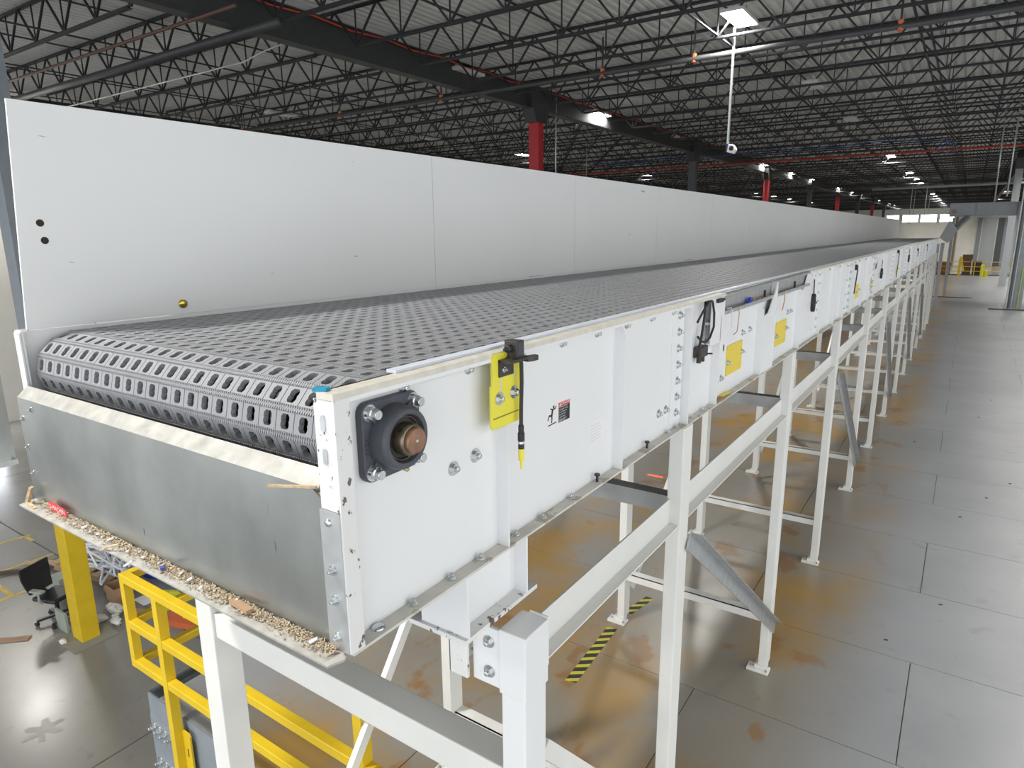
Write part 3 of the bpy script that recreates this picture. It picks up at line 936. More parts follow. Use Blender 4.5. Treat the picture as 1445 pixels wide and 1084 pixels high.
tag(MB().box(-.040, -.004, 2.175, 2.33, .0062, .012).build('wood_chip', CARD), 'flat brown wood chip on the bottom flange', 'wood chip')
tag(MB().prism([(-.035, 2.28), (-.012, 2.29), (-.008, 2.40), (-.03, 2.39)], 2, .0125, .015).build('yellow_scrap', YEL2), 'thin yellow scrap on the bottom flange', 'scrap')
tag(MB().lathe([(0, .012), (.20, .012), (.20, .009)], 'x', (-.32, 3.60, -.10), 12).lathe([(.195, .009), (.205, .009), (.205, .0005)], 'x', (-.32, 3.60, -.10), 12).build('yellow_tube', YEL), 'yellow tube end poking out below the bed', 'tube')

# debris on the end ledge
db = MB()
for k in range(3400):
    x = -1.33 + 1.30 * rnd.random()
    dense = .35 + .65 * min(1, max(0, (x + 1.25) / .5))
    if rnd.random() > dense:
        continue
    y = -.006 - abs(rnd.gauss(0, .013))
    if y < -.042:
        continue
    L_ = .0025 + .008 * rnd.random() ** 3
    an = rnd.random() * PI
    z = .0045 + .10 * 0 + rnd.random() * .005 + max(0, .02 + y) * .25
    db.beam((x, y, z), (x + L_ * math.cos(an), y + L_ * math.sin(an) * .5, z + .003 * rnd.random()), .0014 + .0022 * rnd.random(), .0014)
tag(db.build('wood_shavings', mat('sawdust_mix', (.50, .41, .29), .85, var=.45, vscale=160)), 'wood shavings and dust piled along the ledge of the end plate', 'debris', kind='stuff')
wf2 = MB()
for k in range(16):
    x = -1.15 + 1.1 * rnd.random()
    wf2.beam((x, -.012 - .02 * rnd.random(), .012), (x + .006, -.012 - .02 * rnd.random(), .016), .007, .003)
tag(wf2.build('white_flecks', STICKW), 'white plastic flecks among the shavings on the ledge', 'debris', kind='stuff')
tag(MB().beam((-.345, -.020, .012), (-.275, -.026, .014), .016, .007).build('wood_chip', CARD), 'orange brown wood chip among shavings on the end ledge', 'wood chip')
tag(MB().beam((-.62, -.022, .010), (-.60, -.03, .014), .010, .006).build('blue_scrap', mat('dull_blue', (.06, .07, .28), .6)), 'tiny blue scrap among the shavings', 'scrap')
tag(MB().tube([(-.86, -.050, -.004), (-.83, -.045, .012), (-.80, -.03, .022)], .003, 6).build('wood_splinter', WOOD), 'curled pale splinter overhanging the ledge', 'splinter')
tag(MB().beam((-1.345, -.03, .006), (-1.325, -.02, .055), .012, .008).beam((-1.345, -.03, .006), (-1.28, -.035, .004), .010, .006).build('wood_splinter', WOOD), 'split pale splinter standing at the corner of the ledge', 'splinter')
tag(MB().beam((-.16, -.035, .315), (-.062, -.004, .322), .006, .004).build('wood_splinter', WOOD), 'pale splinter sticking out of the end plate lip', 'splinter')
tag(MB().beam((-.735, -.055, -.008), (-.72, -.04, .004), .004, .004).build('white_splinter', STICKW), 'small white splinter at the edge of the ledge', 'splinter')
rs = thing('red_sticker_scrap', 'crumpled red sticker with white letters leaning on the end plate', 'sticker', (-1.23, -.016, .006))
MB().prism([(0, 0), (.105, -.003), (.112, .010), (.10, .022), (.015, .030), (0, .024)], 1, -.001, .001).build('sticker_sheet', STICKR, rs)
link('lettering', text_mesh('S-MACHIN', .020, STICKW, align='CENTER'), rs, (.053, -.0016, .013), (PI / 2, 0, 0))
tag(MB().beam((-.052, .0, .503), (-.03, .012, .503), .018, .006).build('blue_paint_dab', CYAN), 'cyan tape scrap at the corner of the top flange', 'tape scrap')

# ================================================================== SUPPORT FRAMES
LW, LD = .060, .105           # leg section x, y


def angle(b, p0, p1, w=.07, t=.006, outx=1):
    """angle iron between two points: a wide leaf plus a flange"""
    p0, p1 = Vector(p0), Vector(p1)
    b.beam(p0, p1, t, w, (1, 0, 0) if abs((p1 - p0).normalized().x) < .9 else (0, 0, 1))
    return b


def support(y, idx, xl, floor_z):
    lab = 'white steel support frame, %s from the galvanized end of the conveyor' % ORD[idx]
    s_ = thing('support_frame', lab, 'support frame', (0, y, floor_z), 'conveyor support frames')
    h = -.004 - floor_z
    jack = .045
    for side, xc in ((1, -LW / 2), (-1, xl)):
        top = h if side == 1 else h - .01
        g = MB().box(xc - LW / 2, xc + LW / 2, 0, LD, jack, top)
        g.build('leg', FRAMEW, s_, bevel=.004)
        fo = MB().box(xc - .10, xc + .05, -.04, .045, 0, .022).build('foot_plate', FRAMEW, s_, bevel=.004)
        MB().box(xc - .05, xc + .03, -.012, .06, .022, jack + .004).build('foot_clip', FRAMEW, fo)
        MB().box(xc - .034, xc - .028, .0, .06, jack, jack + .07).build('clip_tab', GALV2, fo)
        link('bolt', BOLT_S, fo, (xc - .075, .0, .022))
        link('bolt', BOLT_S, fo, (xc + .035, -.028, .022))
    zb = -.31 - floor_z
    u_ = MB().box(xl + LW / 2, -LW, .02, .085, zb - .008, zb).box(xl + LW / 2, -LW, .02, .027, zb - .075, zb - .0085).build('cross_beam', BEAMG, s_)
    zl = .43
    MB().box(xl + LW / 2, -LW, .03, .10, zl - .006, zl).box(xl + LW / 2, -LW, .03, .036, zl - .06, zl).build('cross_bar', FRAMEW, s_)
    return s_


LEGY = [1.74, 3.72, 5.62, 7.80, 9.76, 11.75, 13.75, 15.75, 17.75, 19.75, 21.75, 23.75, 25.4]
for i, y in enumerate(LEGY):
    support(y, i + 1, -1.30 if i == 0 else -1.14, MZ)

# the tall first frame stands on the ground floor in front of the deck
s1 = thing('support_frame', 'tall white support frame under the galvanized end, standing on the ground floor', 'support frame', (0, .46, GZ), 'conveyor support frames')
H1 = -GZ
MB().box(.004, .076, 0, .10, .02, H1 - .37).build('leg', WHITE, s1, bevel=.004)
sv = MB().box(0, .080, -.004, .104, H1 - .372, H1 - .193).build('leg_sleeve', WHITE, s1, bevel=.003)
MB().box(-.085, .0, .0, .012, H1 - .365, H1 - .20).build('sleeve_flange', WHITE, sv, bevel=.003)
MB().box(.020, .078, .104, .112, H1 - .33, H1 - .19).build('sleeve_flange', WHITE, sv, bevel=.003)
for zz in (.24, .325):
    link('bolt', BOLT, sv, (-.032, .0, H1 - zz), ROT_NY)
MB().box(-.150, -.088, -.02, -.008, H1 - .36, H1 - .175).box(-.150, -.140, -.02, .10, H1 - .36, H1 - .175).build('clip_channel', WHITE_CHIP, s1, bevel=.004)
MB().box(-1.405, -1.305, -.01, .095, .02, H1).build('leg', FRAMEW, s1, bevel=.004)
MB().box(-1.305, 0.004, .0, .09, H1 - .70, H1 - .60).build('cross_beam', FRAMEW, s1, bevel=.004)
for xx in (-1.355, .04):
    MB().box(xx - .10, xx + .10, -.05, .15, 0, .02).build('foot_plate', FRAMEW, s1)
    link('leg_plate', MB().box(-.001, .001, 0, .1, 0, .1).mesh('leg_plate', FRAMEW), s1, (xx, 0, .0))
MB().box(-1.305, .004, .02, .08, 1.2, 1.28).build('cross_bar', FRAMEW, s1, bevel=.004)

# longitudinal beams and braces between the frames
lb_y = [.56] + LEGY
for i in range(len(lb_y) - 1):
    a = lb_y[i] + (LD if i else 0)
    b_ = lb_y[i + 1]
    o = MB().box(-.052, -.046, a, b_, -.425, -.31).box(-.052, -.004, a, b_, -.425, -.419).build('tie_beam', FRAMEW)
    tag(o, 'white angle tie beam between the %s and %s support frame' % (ORD[i], ORD[i + 1]), 'beam', 'tie beams along the supports')
for i, (a, c) in enumerate(((1, 2), (3, 4), (5, 6), (7, 8), (9, 10))):
    if c >= len(lb_y):
        break
    p0, p1 = Vector((.012, lb_y[a] + .09, -.52)), Vector((.012, lb_y[c] + .10, -2.02))
    b = MB().beam(p0, p1, .075, .005, (1, 0, 0))
    d = (p1 - p0).normalized()
    nn = d.cross(Vector((1, 0, 0)))
    if nn.z < 0:
        nn = -nn
    b.beam(p0 + Vector((.025, 0, 0)) + nn * .0375, p1 + Vector((.025, 0, 0)) + nn * .0375, .05, .005, nn)
    o = b.build('diagonal_brace', GALV2)
    tag(o, 'grey angle brace sloping from the %s down to the %s support frame' % (ORD[a], ORD[c]), 'brace', 'diagonal braces of the supports')
for i, (a, c) in enumerate(((0, 1), (2, 3), (4, 5), (6, 7))):
    xl = -1.14 if a else -1.26
    y0, y1 = lb_y[a] + .05, lb_y[c] + .03
    o = MB().beam((xl + .045, y1, -.40 if a else -.55), (xl + .045, y0 + .05, -2.05), .05, .03, (1, 0, 0)).build('diagonal_brace', FRAMEW)
    tag(o, 'white flat brace rising from the %s to the %s support frame on the guard side' % (ORD[a], ORD[c]), 'brace', 'diagonal braces of the supports')
o = MB().beam((.02, .60, -.62), (.02, 1.80, -1.95), .05, .06, (1, 0, 0)).build('diagonal_brace', FRAMEW)
tag(o, 'white brace sloping down from the tall first leg to the second frame', 'brace', 'diagonal braces of the supports')

# ================================================================== FLOOR MARKS ON THE DECK
tag(MB().add([(-1.16, 2.85, MZ + .0015), (-1.08, 2.87, MZ + .0015), (-1.12, 3.62, MZ + .0015), (-1.20, 3.60, MZ + .0015), (-1.16, 2.85, MZ), (-1.08, 2.87, MZ), (-1.12, 3.62, MZ), (-1.20, 3.60, MZ)], [(0, 1, 2, 3), (7, 6, 5, 4), (0, 4, 5, 1), (1, 5, 6, 2), (2, 6, 7, 3), (3, 7, 4, 0)]).build('hazard_tape', HAZ),
    'longer black and yellow hazard tape strip on the deck', 'tape')
tag(MB().add([(-1.19, 3.86, MZ + .0015), (-1.11, 3.88, MZ + .0015), (-1.05, 4.20, MZ + .0015), (-1.12, 4.20, MZ + .0015), (-1.19, 3.86, MZ), (-1.11, 3.88, MZ), (-1.05, 4.20, MZ), (-1.12, 4.20, MZ)], [(0, 1, 2, 3), (7, 6, 5, 4), (0, 4, 5, 1), (1, 5, 6, 2), (2, 6, 7, 3), (3, 7, 4, 0)]).build('hazard_tape', HAZ),
    'short worn hazard tape piece beyond the foot plate', 'tape')
tag(MB().box(-2.28, -2.08, 6.98, 7.02, MZ, MZ + .0015).build('laser_spot', LASER), 'small glowing red light line on the deck', 'light line')
dkm = mat('dark_litter', (.06, .055, .04), .8)
for i, (x, y) in enumerate(((.99, 5.43), (.66, 4.62), (1.1, 7.6), (1.35, 8.4), (.5, 10.4), (1.6, 9.1), (1.3, 12.5), (1.5, 14))):
    tag(MB().beam((x, y, MZ + .004), (x + .026, y + .008, MZ + .004), .009, .007).build('floor_litter', dkm), 'tiny dark crumb lying on the bare deck', 'crumb', 'crumbs on the deck')

# ================================================================== YELLOW RAILING ON THE DECK CORNER
yr = thing('guard_railing', 'yellow square tube railing at the mezzanine corner', 'railing', (-3.46, 1.08, MZ))
RS = .055
for zz in (.96, .63, .335):
    MB().box(-RS / 2, 3.3, -RS / 2, RS / 2, zz - RS, zz).build('rail', YEL, yr, bevel=.004)
    MB().box(-RS / 2, RS / 2, RS / 2, 6.0, zz - RS - .0, zz).build('rail', YEL, yr, bevel=.004)
MB().box(-RS / 2 + .001, RS / 2 - .001, -RS / 2 + .001, RS / 2 - .001, .28, .955).build('post', YEL, yr)
for xx in (.40, 2.2, 3.28):
    MB().box(xx - RS / 2, xx + RS / 2, -RS / 2 - .003, RS / 2 + .003, -.60, .905).build('post', YEL, yr)
    bk = MB().prism([(xx + RS / 2, -.05), (xx + .10, -.05), (xx + .115, -.07), (xx + .115, -.60), (xx + RS / 2, -.60)], 1, .02, .032).build('post_flange', YEL, yr)
    for zz in (-.17, -.36):
        MB().box(xx + .07, xx + .08, .0185, .0205, zz - .06, zz).build('slot', BLACK, bk)
for yy in (2.0, 4.0, 5.97):
    MB().box(-RS / 2 - .003, RS / 2 + .003, yy - RS / 2, yy + RS / 2, -.30, .905).build('post', YEL, yr)
for yy, nm in ((20.2, 'railing far down the open edge of the deck'),):
    y2 = thing('ladder_gate', 'yellow steel gate frame on the deck edge behind the supports', 'gate', (-3.4, yy, MZ - .1))
    for dx in (0, .9):
        MB().box(dx - .05, dx + .05, -.05, .05, -.2, 1.5).build('post', YEL, y2)
    for zz in (.4, .9, 1.45):
        MB().box(0, .9, -.03, .03, zz - .06, zz).build('rail', YEL, y2)

# ================================================================== COLUMNS
def column(x, y, m, label, w=.15, base_m=None, cap=True, group=None, z0=GZ):
    c = thing('support_column', label, 'column', (x, y, z0), group)
    H = 4.31 - z0
    if base_m:
        MB().box(-w, w, -w * .8, w * .8, 0, 3.6).build('painted_base', base_m, c, bevel=.01)
        MB().box(-w, w, -w * .8, w * .8, 3.6, H).build('shaft', m, c)
    else:
        MB().box(-w, w, -w * .8, w * .8, 0, H).build('shaft', m, c)
    if z0 == GZ:
        MB().box(-w - .2, w + .2, -w - .16, w + .16, 0, .015).build('base_plate', mat('grout_patch', (.25, .24, .20), .8), c)
    if cap:
        MB().prism([(-.55, H + .62), (.55, H + .62), (.55, H + .2), (.26, H - .35), (-.26, H - .35), (-.55, H + .2)], 0, -w - .02, w + .02).build('girder_bracket', GIRD, c)
    return c


for k in range(9):
    y = 3.15 + 13.7 * k
    if k == 0:
        column(-10.05, y, GREYP, 'yellow square column standing beside the scrap pile', .165, YEL)
    elif k % 2:
        column(-10.2, y, REDCOL, 'red building column, %s red one from the yellow column' % ORD[(k - 1) // 2], .17)
    else:
        column(-10.2, y, GREYCOL, 'slate grey building column, %s grey one from the yellow column' % ORD[k // 2 - 1], .17)
column(2.62, 32.3, GREYP, 'grey column wrapped with cable conduits beside the dark floor strip', .20, z0=MZ)
column(2.62, 46.0, GREYL, 'plain light grey column in front of the yellow dock rail', .17, z0=MZ)
for k, (dx, m, r) in enumerate(((-.30, CONDUIT, .03), (-.23, GREYCOL, .035), (-.14, CONDUIT, .02), (.05, mat('lime_cable', (.35, .5, .03), .5), .02))):
    y = 32.05
    tag(MB().tube([(2.62 + dx, y, MZ), (2.62 + dx + .02, y, MZ + (5.7 if k != 3 else 1.6))], r, 8).build('cable_conduit', m),
        ('thin bright conduit on the outer side of the grey column', 'dark conduit pipe on the grey column', 'thin pale conduit in the middle of the grey column', 'lime green cable on the lower grey column')[k], 'conduit')
tag(MB().box(1.75, 6.5, 31.3, 31.38, MZ, MZ + .05).build('floor_strip', mat('dark_rubber', (.07, .06, .05), .7)), 'dark rubber strip across the deck at the grey column', 'floor strip')
tag(MB().box(-1.2, 1.2, 36.3, 36.36, MZ, MZ + .03).build('floor_strip', mat('dark_rubber', (.07, .06, .05), .7)), 'low dark strip on the deck beyond the conveyor end', 'floor strip')

# ================================================================== LAMPS
def lamp_proto(lit):
    t = thing('high_bay_lamp', 'x', 'lamp')
    MB().box(-.21, .21, -.55, .55, .0, .06).box(-.10, .10, -.45, .45, .06, .11).build('housing', mat('white_lamp_housing', (.6, .6, .58), .5), t)
    MB().box(-.195, .195, -.53, .53, -.012, 0).build('lens', LENS if lit else LENSOFF, t)
    for yy in (-.4, .4):
        MB().tube([(0, yy, .11), (0, yy, .34)], .006, 5).build('hanger', STEELK, t)
    if lit:
        ld = bpy.data.lights.new('lamp_light', 'AREA')
        ld.shape = 'RECTANGLE'
        ld.size, ld.size_y = .38, 1.05
        ld.energy = LAMP_W
        ld.color = (1.0, 0.97, 0.92)
        ld.spread = math.radians(150)
        lo = bpy.data.objects.new('lamp_light', ld)
        COL.objects.link(lo)
        lo.parent = t
        lo.location = (0, 0, -.02)
    return t


LAMPZ = 4.74
rows_ = {-3.3: ('over the conveyor', [(-8.7, 1), (-1.4, 1), (5.9, 0), (13.2, 1), (20.5, 0), (27.8, 0), (35.2, 0), (42.6, 1), (49.5, 0), (56, 1), (63, 1), (69, 1), (90, 1), (97, 1), (104, 1), (111, 1), (118, 1), (125, 1), (133, 1)]),  # lamps behind the camera and closest to the end wall added for brightness
         -10.2: ('beside the red columned girder', [(13.5, 0), (20.9, 1), (28.2, 0), (42.8, 1), (50.6, 1), (57.7, 1), (71, 1), (79.5, 1), (87, 1), (105, 1), (118, 1), (127, 1), (134, 1)]),  # lamps closest to the end wall are added to light it
         -18.7: ('beyond the red columned girder', [(14.3, 0), (21.8, 0), (29, 1), (36.5, 0), (45, 1), (52.5, 0), (60, 0), (75, 1), (82.6, 1), (91, 1), (105, 1)]),
         3.1: ('along the right girder', [(-8.8, 1), (-1.5, 1), (5.8, 1), (13.1, 1), (20.4, 1), (27.7, 1), (35, 1), (42.3, 1), (49.6, 1), (56, 1), (62.7, 1), (83.5, 1), (88, 1), (104, 1), (118, 1), (126, 1), (134, 1)]),  # mid-row and last lamps added to brighten the far deck and end wall
         10.5: ('added unseen beyond the right girder', [(-8.8, 1), (-1.5, 1), (5.8, 1), (13.1, 1), (27, 1), (42, 1), (126, 1), (134, 1)]),  # whole row is out of view, added as extra light from the right
         -24.8: ('next to the left wall', [(6.6, 1)])}
PR = [lamp_proto(0), lamp_proto(1)]
used = [False, False]
for x, (where, lst) in rows_.items():
    for li, (y, lit) in enumerate(lst):
        t = PR[lit] if not used[lit] else copy_tree(PR[lit])
        used[lit] = True
        t.location = (x, y, LAMPZ)
        nv = sum(1 for q in lst if q[0] < 12)
        g = ('glowing' if lit else 'unlit') + ' lamp in the row ' + where + (', %s past the sprinkler main' % (ORD + ['sixteenth', 'seventeenth'])[li - nv] if li >= nv else ', %s before the sprinkler main' % ORD[nv - 1 - li])
        tag(t, g, 'lamp', ('lit' if lit else 'unlit') + ' lamps ' + where)

# ================================================================== PIPES, RODS, CABLES UNDER THE ROOF
def pipe(name, label, cat, pts, r, m, n=10):
    return tag(MB().tube(pts, r, n).build(name, m, smooth=True), label, cat)


sp = thing('sprinkler_pipe', 'thick dark sprinkler main crossing under the joists with orange couplings', 'pipe', (-23, 13.6, 4.25))
MB().tube([(0, 0, 0), (26, 0, 0)], .055, 12).build('pipe_run', GIRD, sp, smooth=True)
for xx in (3.2, 8.0, 11.9, 16.6, 18.7, 22.4):
    MB().tube([(xx, 0, -.07), (xx, 0, .10)], .05, 8).build('coupling', ORANGE, sp)
    MB().tube([(xx, 0, 0), (xx, 0, .75)], .02, 6).build('drop_hanger', GIRD, sp)
pipe('sprinkler_pipe', 'dark sprinkler main near the upper roof corner over the guard', 'pipe', [(-23, 7.0, 4.22), (-9, 7.0, 4.22)], .075, GIRD, 12)
pipe('sprinkler_pipe', 'slim brown sprinkler branch parallel to the upper dark main', 'pipe', [(-23, 6.2, 4.27), (-9, 6.2, 4.27)], .03, mat('brown_pipe', (.10, .05, .04), .5))
pipe('electrical_conduit', 'bright thin conduit bending up to the girder', 'conduit', [(-20, 8.35, 4.28), (-12.0, 8.35, 4.28), (-11.4, 8.5, 4.45), (-10.21, 8.7, 4.62)], .018, CONDUIT, 8)
pipe('signal_cable', 'orange red cable strung along the top of the girder', 'cable', [(-10.03, 3 + 1.87 * .5 * k, 4.87 - (.05 if k % 2 else 0)) for k in range(48)], .018, mat('orange_red_cable', (.55, .06, .02), .5), 6)
pipe('red_pipe', 'thin red pipe crossing far under the joists', 'pipe', [(-36, 36.0, 4.255), (14, 36.0, 4.255)], .045, REDP, 8)
pipe('blue_cable', 'blue cable sagging between distant joists', 'cable', [(-16 + 2.2 * k, 31.71 + .0 * k, 4.36 -  (.12 if k % 2 else 0)) for k in range(8)] + [(-.4 + .35 * math.sin(t), 33 + .1 * t, 4.08 + .2 * math.cos(t)) for t in [0, 1, 2, 3, 4, 5, 6, 7]], .022, BLUEC, 6)
pipe('grey_pipe', 'grey pipe crossing near the far end under the joists', 'pipe', [(-6, 60, 3.9), (6, 58, 3.9)], .09, GREYL, 8)
pipe('hanger_rod', 'thin pale hanger rod dropping past the red column', 'rod', [(-10.2, 18.0, DZ + .01), (-10.2, 18.0, 1.6)], .022, CONDUIT, 6)
pipe('hanger_rod', 'thin dark hanger rod behind the guard between red and grey column', 'rod', [(-14.0, 27.2, DZ + .01), (-14.0, 27.2, 1.2)], .022, GREYL, 6)
for i, (x, y, z0, z1) in enumerate(((-3.4, 62, DZ + .01, 1.2), (-2.6, 66, DZ + .01, 1.6), (-4.2, 78, DZ + .01, 2.0), (-3.4, 88, DZ + .01, 2.0), (1.4, 31.6, DZ + .01, 1.8), (1.75, 29.5, DZ + .01, 1.9), (-13.6, 58, DZ + .01, 1.5))):
    pipe('hanger_rod', 'distant thin hanger rod hanging from the roof steel', 'rod', [(x, y, z0), (x + (.0 if i != 4 else .05), y, z1)], .03, CONDUIT, 6)['group'] = 'distant hanger rods'
sc_ = thing('security_camera', 'white box camera at the end of a bright ceiling pole', 'camera', (-3.32, 13.1, 2.32))
MB().box(-.045, -.012, -.03, .03, .0, 2.25).build('pole', CONDUIT, sc_)
MB().prism([(-.02, -.02), (.10, -.05), (.15, .02), (.09, .12), (.0, .13)], 1, -.07, .07).build('camera_body', STICKW, sc_, bevel=.01)
MB().lathe([(-.070, .045), (-.085, .045), (-.088, .035), (-.080, .0005)], 'y', (.065, 0, .045), 16).build('camera_lens', BLACK, sc_)
MB().box(-.05, -.010, -.05, .05, -.01, .14).build('mount_bracket', mat('navy_bracket', (.03, .05, .14), .5), sc_)

# ================================================================== FAR END OF THE CONVEYOR
xc = thing('crossing_conveyor', 'grey overhead conveyor crossing behind the far end of the belt', 'conveyor', (0, 33.5, 1.3))
MB().box(-.02, 6.5, 0, .02, 0, .54).box(-.02, 6.5, 1.2, 1.22, 0, .54).box(-.02, 6.5, 0, 1.2, .0, .02).build('side_panels', GREYL, xc)
MB().box(0, 6.5, -.05, 0, .0, .03).box(0, 6.5, -.05, 0, .51, .54).build('flange', GREYL, xc)
for xx in (.9, 2.3, 3.7):
    MB().box(xx, xx + .01, -.045, 0, 0.03, .51).build('stiffener', GREYP, xc)
MB().lathe([(0, .09), (-.1, .09), (-.1, .02)], 'y', (.15, 0, .20), 14).build('motor', mat('bronze_motor', (.35, .20, .12), .5), xc)
ch = thing('transfer_chute', 'tilted square grey chute box at the far end of the belt', 'chute', (.12, 30.5, .25))
MB().prism([(0, 0), (.28, .50), (-.02, .86), (-.28, .20)], 1, 0, .03).build('front_plate', GREYL, ch)
MB().prism([(0, 0), (.28, .50), (-.02, .86), (-.28, .20)], 1, .03, 1.2).build('chute_body', GREYP, ch)
tag(MB().beam((.30, 31.75, .80), (.65, 33.45, 1.28), .22, .12).build('chute_link', GREYL), 'grey sloping duct between chute box and crossing conveyor', 'duct')
for i, (x, y) in enumerate(((.12, 36.6), (-.15, 29.4), (-.05, 31.4))):
    tag(MB().box(x - .06, x + .06, y - .06, y + .06, MZ, (1.3, .24, .24)[i]).build('conveyor_post', GREYL),
        ('grey post under the crossing conveyor', 'grey post under the chute end', 'second grey post under the chute box')[i], 'post')

# far deck edge: railing, bollards, machine clutter
dr = thing('dock_railing', 'thin yellow railing along the far edge of the deck', 'railing', (-3.5, 54.6, MZ))
for zz in (.32, .63, .95):
    MB().box(0, 13, -.025, .025, zz - .04, zz).build('rail', YEL, dr)
for k in range(9):
    MB().box(k * 1.6 - .03, k * 1.6 + .03, -.03, .03, 0, .95).build('post', YEL, dr)
tag(MB().box(-3.5, 9.6, 54.9, 55.02, MZ - .3, MZ + .06).build('trim_4', edge), 'dark kick plate at the far edge of the deck', 'kick plate', kind=st)
for i, (x, h) in enumerate(((1.75, .78), (1.98, .42))):
    tag(MB().lathe([(0, .11), (h - .04, .11), (h, .07), (h, .0005)], 'z', (x, 53.9, MZ), 16).build('bollard', mat('lemon_yellow', (.72, .68, .03), .5), smooth=False), ('taller yellow bollard before the far railing', 'shorter yellow bollard before the far railing')[i], 'bollard')
gtm = thing('swing_gate', 'yellow swing gate frame at the far railing', 'gate', (.45, 54.2, MZ))
MB().box(-.08, .08, -.05, .05, 0, 1.15).build('post', YEL, gtm)
MB().beam((0, 0, 1.3), (.25, 0, .3), .06, .12).build('gate_arm', YEL, gtm)
tag(MB().box(1.2, 1.7, 55.4, 55.9, MZ - 1.0, MZ + .95).build('machine_cabinet', mat('dark_brown_machine', (.05, .035, .03), .6)), 'dark cabinet behind the yellow bollards', 'cabinet')
tag(MB().box(.55, 1.15, 55.6, 56.1, MZ + 1.05, MZ + 1.38).box(.6, 1.1, 55.65, 56.05, MZ - 3, MZ + 1.05).build('brown_machine', mat('brown_machine_paint', (.16, .09, .06), .6)), 'brown machine head standing up behind the far railing', 'machine')
tag(MB().box(-1.1, -.1, 55.4, 56.2, MZ - 1, MZ + .85).build('stacked_rack', mat('rusty_rack', (.22, .12, .06), .7)), 'rust coloured rack behind the far railing', 'rack')
tag(MB().lathe([(0, .001), (-.01, .12), (-.02, .12), (-.02, .001)], 'y', (-.65, 54.5, MZ + .72), 16).build('red_disc', mat('bright_red', (.75, .03, .03), .5)), 'round red sign disc on the far railing', 'sign')
tag(MB().box(3.4, 3.75, 54.1, 54.3, MZ + .7, MZ + 1.75).build('yellow_sign', YEL3), 'pale yellow box behind the right hand column', 'box')
tag(MB().box(2.95, 3.4, 33.0, 33.3, MZ + .45, MZ + .85).box(2.95, 3.4, 33.0, 33.3, MZ + .9, MZ + 1.0).build('green_cover', mat('green_cover', (.10, .30, .06), .6)), 'green cover at the foot of the grey column', 'cover')

# ================================================================== GROUND FLOOR CLUTTER BY THE YELLOW COLUMN
oc = thing('office_chair', 'black office chair with mesh back, half hidden by the yellow column', 'chair', (-10.95, 3.12, GZ), rotz=.35)
MB().box(-.24, .24, -.22, .22, .42, .49).build('seat', BLACK, oc, bevel=.03)
bk = MB()
for i in range(7):
    z0, z1 = .52 + .065 * i, .52 + .065 * (i + 1)
    xa, xb = -.26 - .012 * i - .02 * math.sin(i * .5), -.26 - .012 * (i + 1) - .02 * math.sin((i + 1) * .5)
    w0, w1 = .20 + .012 * min(i, 4), .20 + .012 * min(i + 1, 4)
    bk.add([(xa, -w0, z0), (xa, w0, z0), (xb, w1, z1), (xb, -w1, z1), (xa - .03, -w0, z0), (xa - .03, w0, z0), (xb - .03, w1, z1), (xb - .03, -w1, z1)],
           [(0, 1, 2, 3), (7, 6, 5, 4), (0, 4, 5, 1), (1, 5, 6, 2), (2, 6, 7, 3), (3, 7, 4, 0)])
bk.build('backrest', BLACK, oc)
MB().beam((-.05, 0, .42), (-.27, 0, .56), .05, .03).build('back_support', BLACK, oc)
MB().tube([(0, 0, .10), (0, 0, .42)], .03, 10).build('gas_lift', BLACK, oc)
for s_ in (-1, 1):
    MB().tube([(.02, s_ * .24, .44), (.02, s_ * .29, .50), (.02, s_ * .29, .66)], .018, 8).box(-.11, .13, s_ * .29 - .04, s_ * .29 + .04, .66, .69).build('armrest', SAGE, oc)
for k in range(5):
    an = 2 * PI * k / 5 + .3
    MB().beam((0, 0, .11), (.30 * math.cos(an), .30 * math.sin(an), .085), .045, .035).build('base_leg', BLACK, oc)
    MB().lathe([(-.02, .001), (-.02, .035), (.02, .035), (.02, .001)], 'y', (.30 * math.cos(an), .30 * math.sin(an), .036), 12).build('caster', BLACK, oc)

pal = thing('wooden_pallet', 'worn wooden pallet under the heap of silver tubes', 'pallet', (-12.3, 4.5, GZ), rotz=.2)
for k in range(6):
    MB().box(-.85 + .30 * k, -.67 + .30 * k, -.55, .55, .11, .13).build('plank', WOOD, pal)
for k in (-.5, 0, .45):
    MB().box(-.85, .83, k - .04, k + .04, 0, .11).build('stringer', CARD, pal)
tubes = []
for k in range(46):
    a = -.20 + rnd.gauss(0, .30)
    L_ = 1.2 + rnd.random() * .7
    cx, cy = -11.75 + rnd.gauss(0, .2), 4.38 + rnd.gauss(0, .16)
    z = GZ + .16 + k * .011
    dz = rnd.gauss(0, .07)
    d = Vector((math.cos(a), math.sin(a), 0)).normalized() * L_ / 2
    p0, p1 = Vector((cx, cy, z)) - d + Vector((0, 0, -abs(dz))), Vector((cx, cy, z)) + d + Vector((0, 0, abs(dz)))
    p0.z = max(p0.z, GZ + .15)
    tag(MB().tube([p0, p1], .021, 8).build('metal_tube', TUBEW), 'silver metal tube in the heap on the pallet', 'tube', 'heap of silver tubes')
bb = thing('storage_bin', 'blue open plastic bin behind the yellow railing', 'bin', (-10.98, 4.92, GZ), rotz=.3)
MB().box(-.30, .30, -.22, .22, 0, .02).box(-.30, .30, -.22, -.20, 0, .26).box(-.30, .30, .20, .22, 0, .26).box(-.30, -.28, -.2, .2, 0, .26).box(.28, .30, -.2, .2, 0, .26).build('bin_shell', BLUE, bb)
MB().box(-.32, .32, -.24, -.22, .23, .27).box(-.32, .32, .22, .24, .23, .27).build('rim', BLUE, bb)
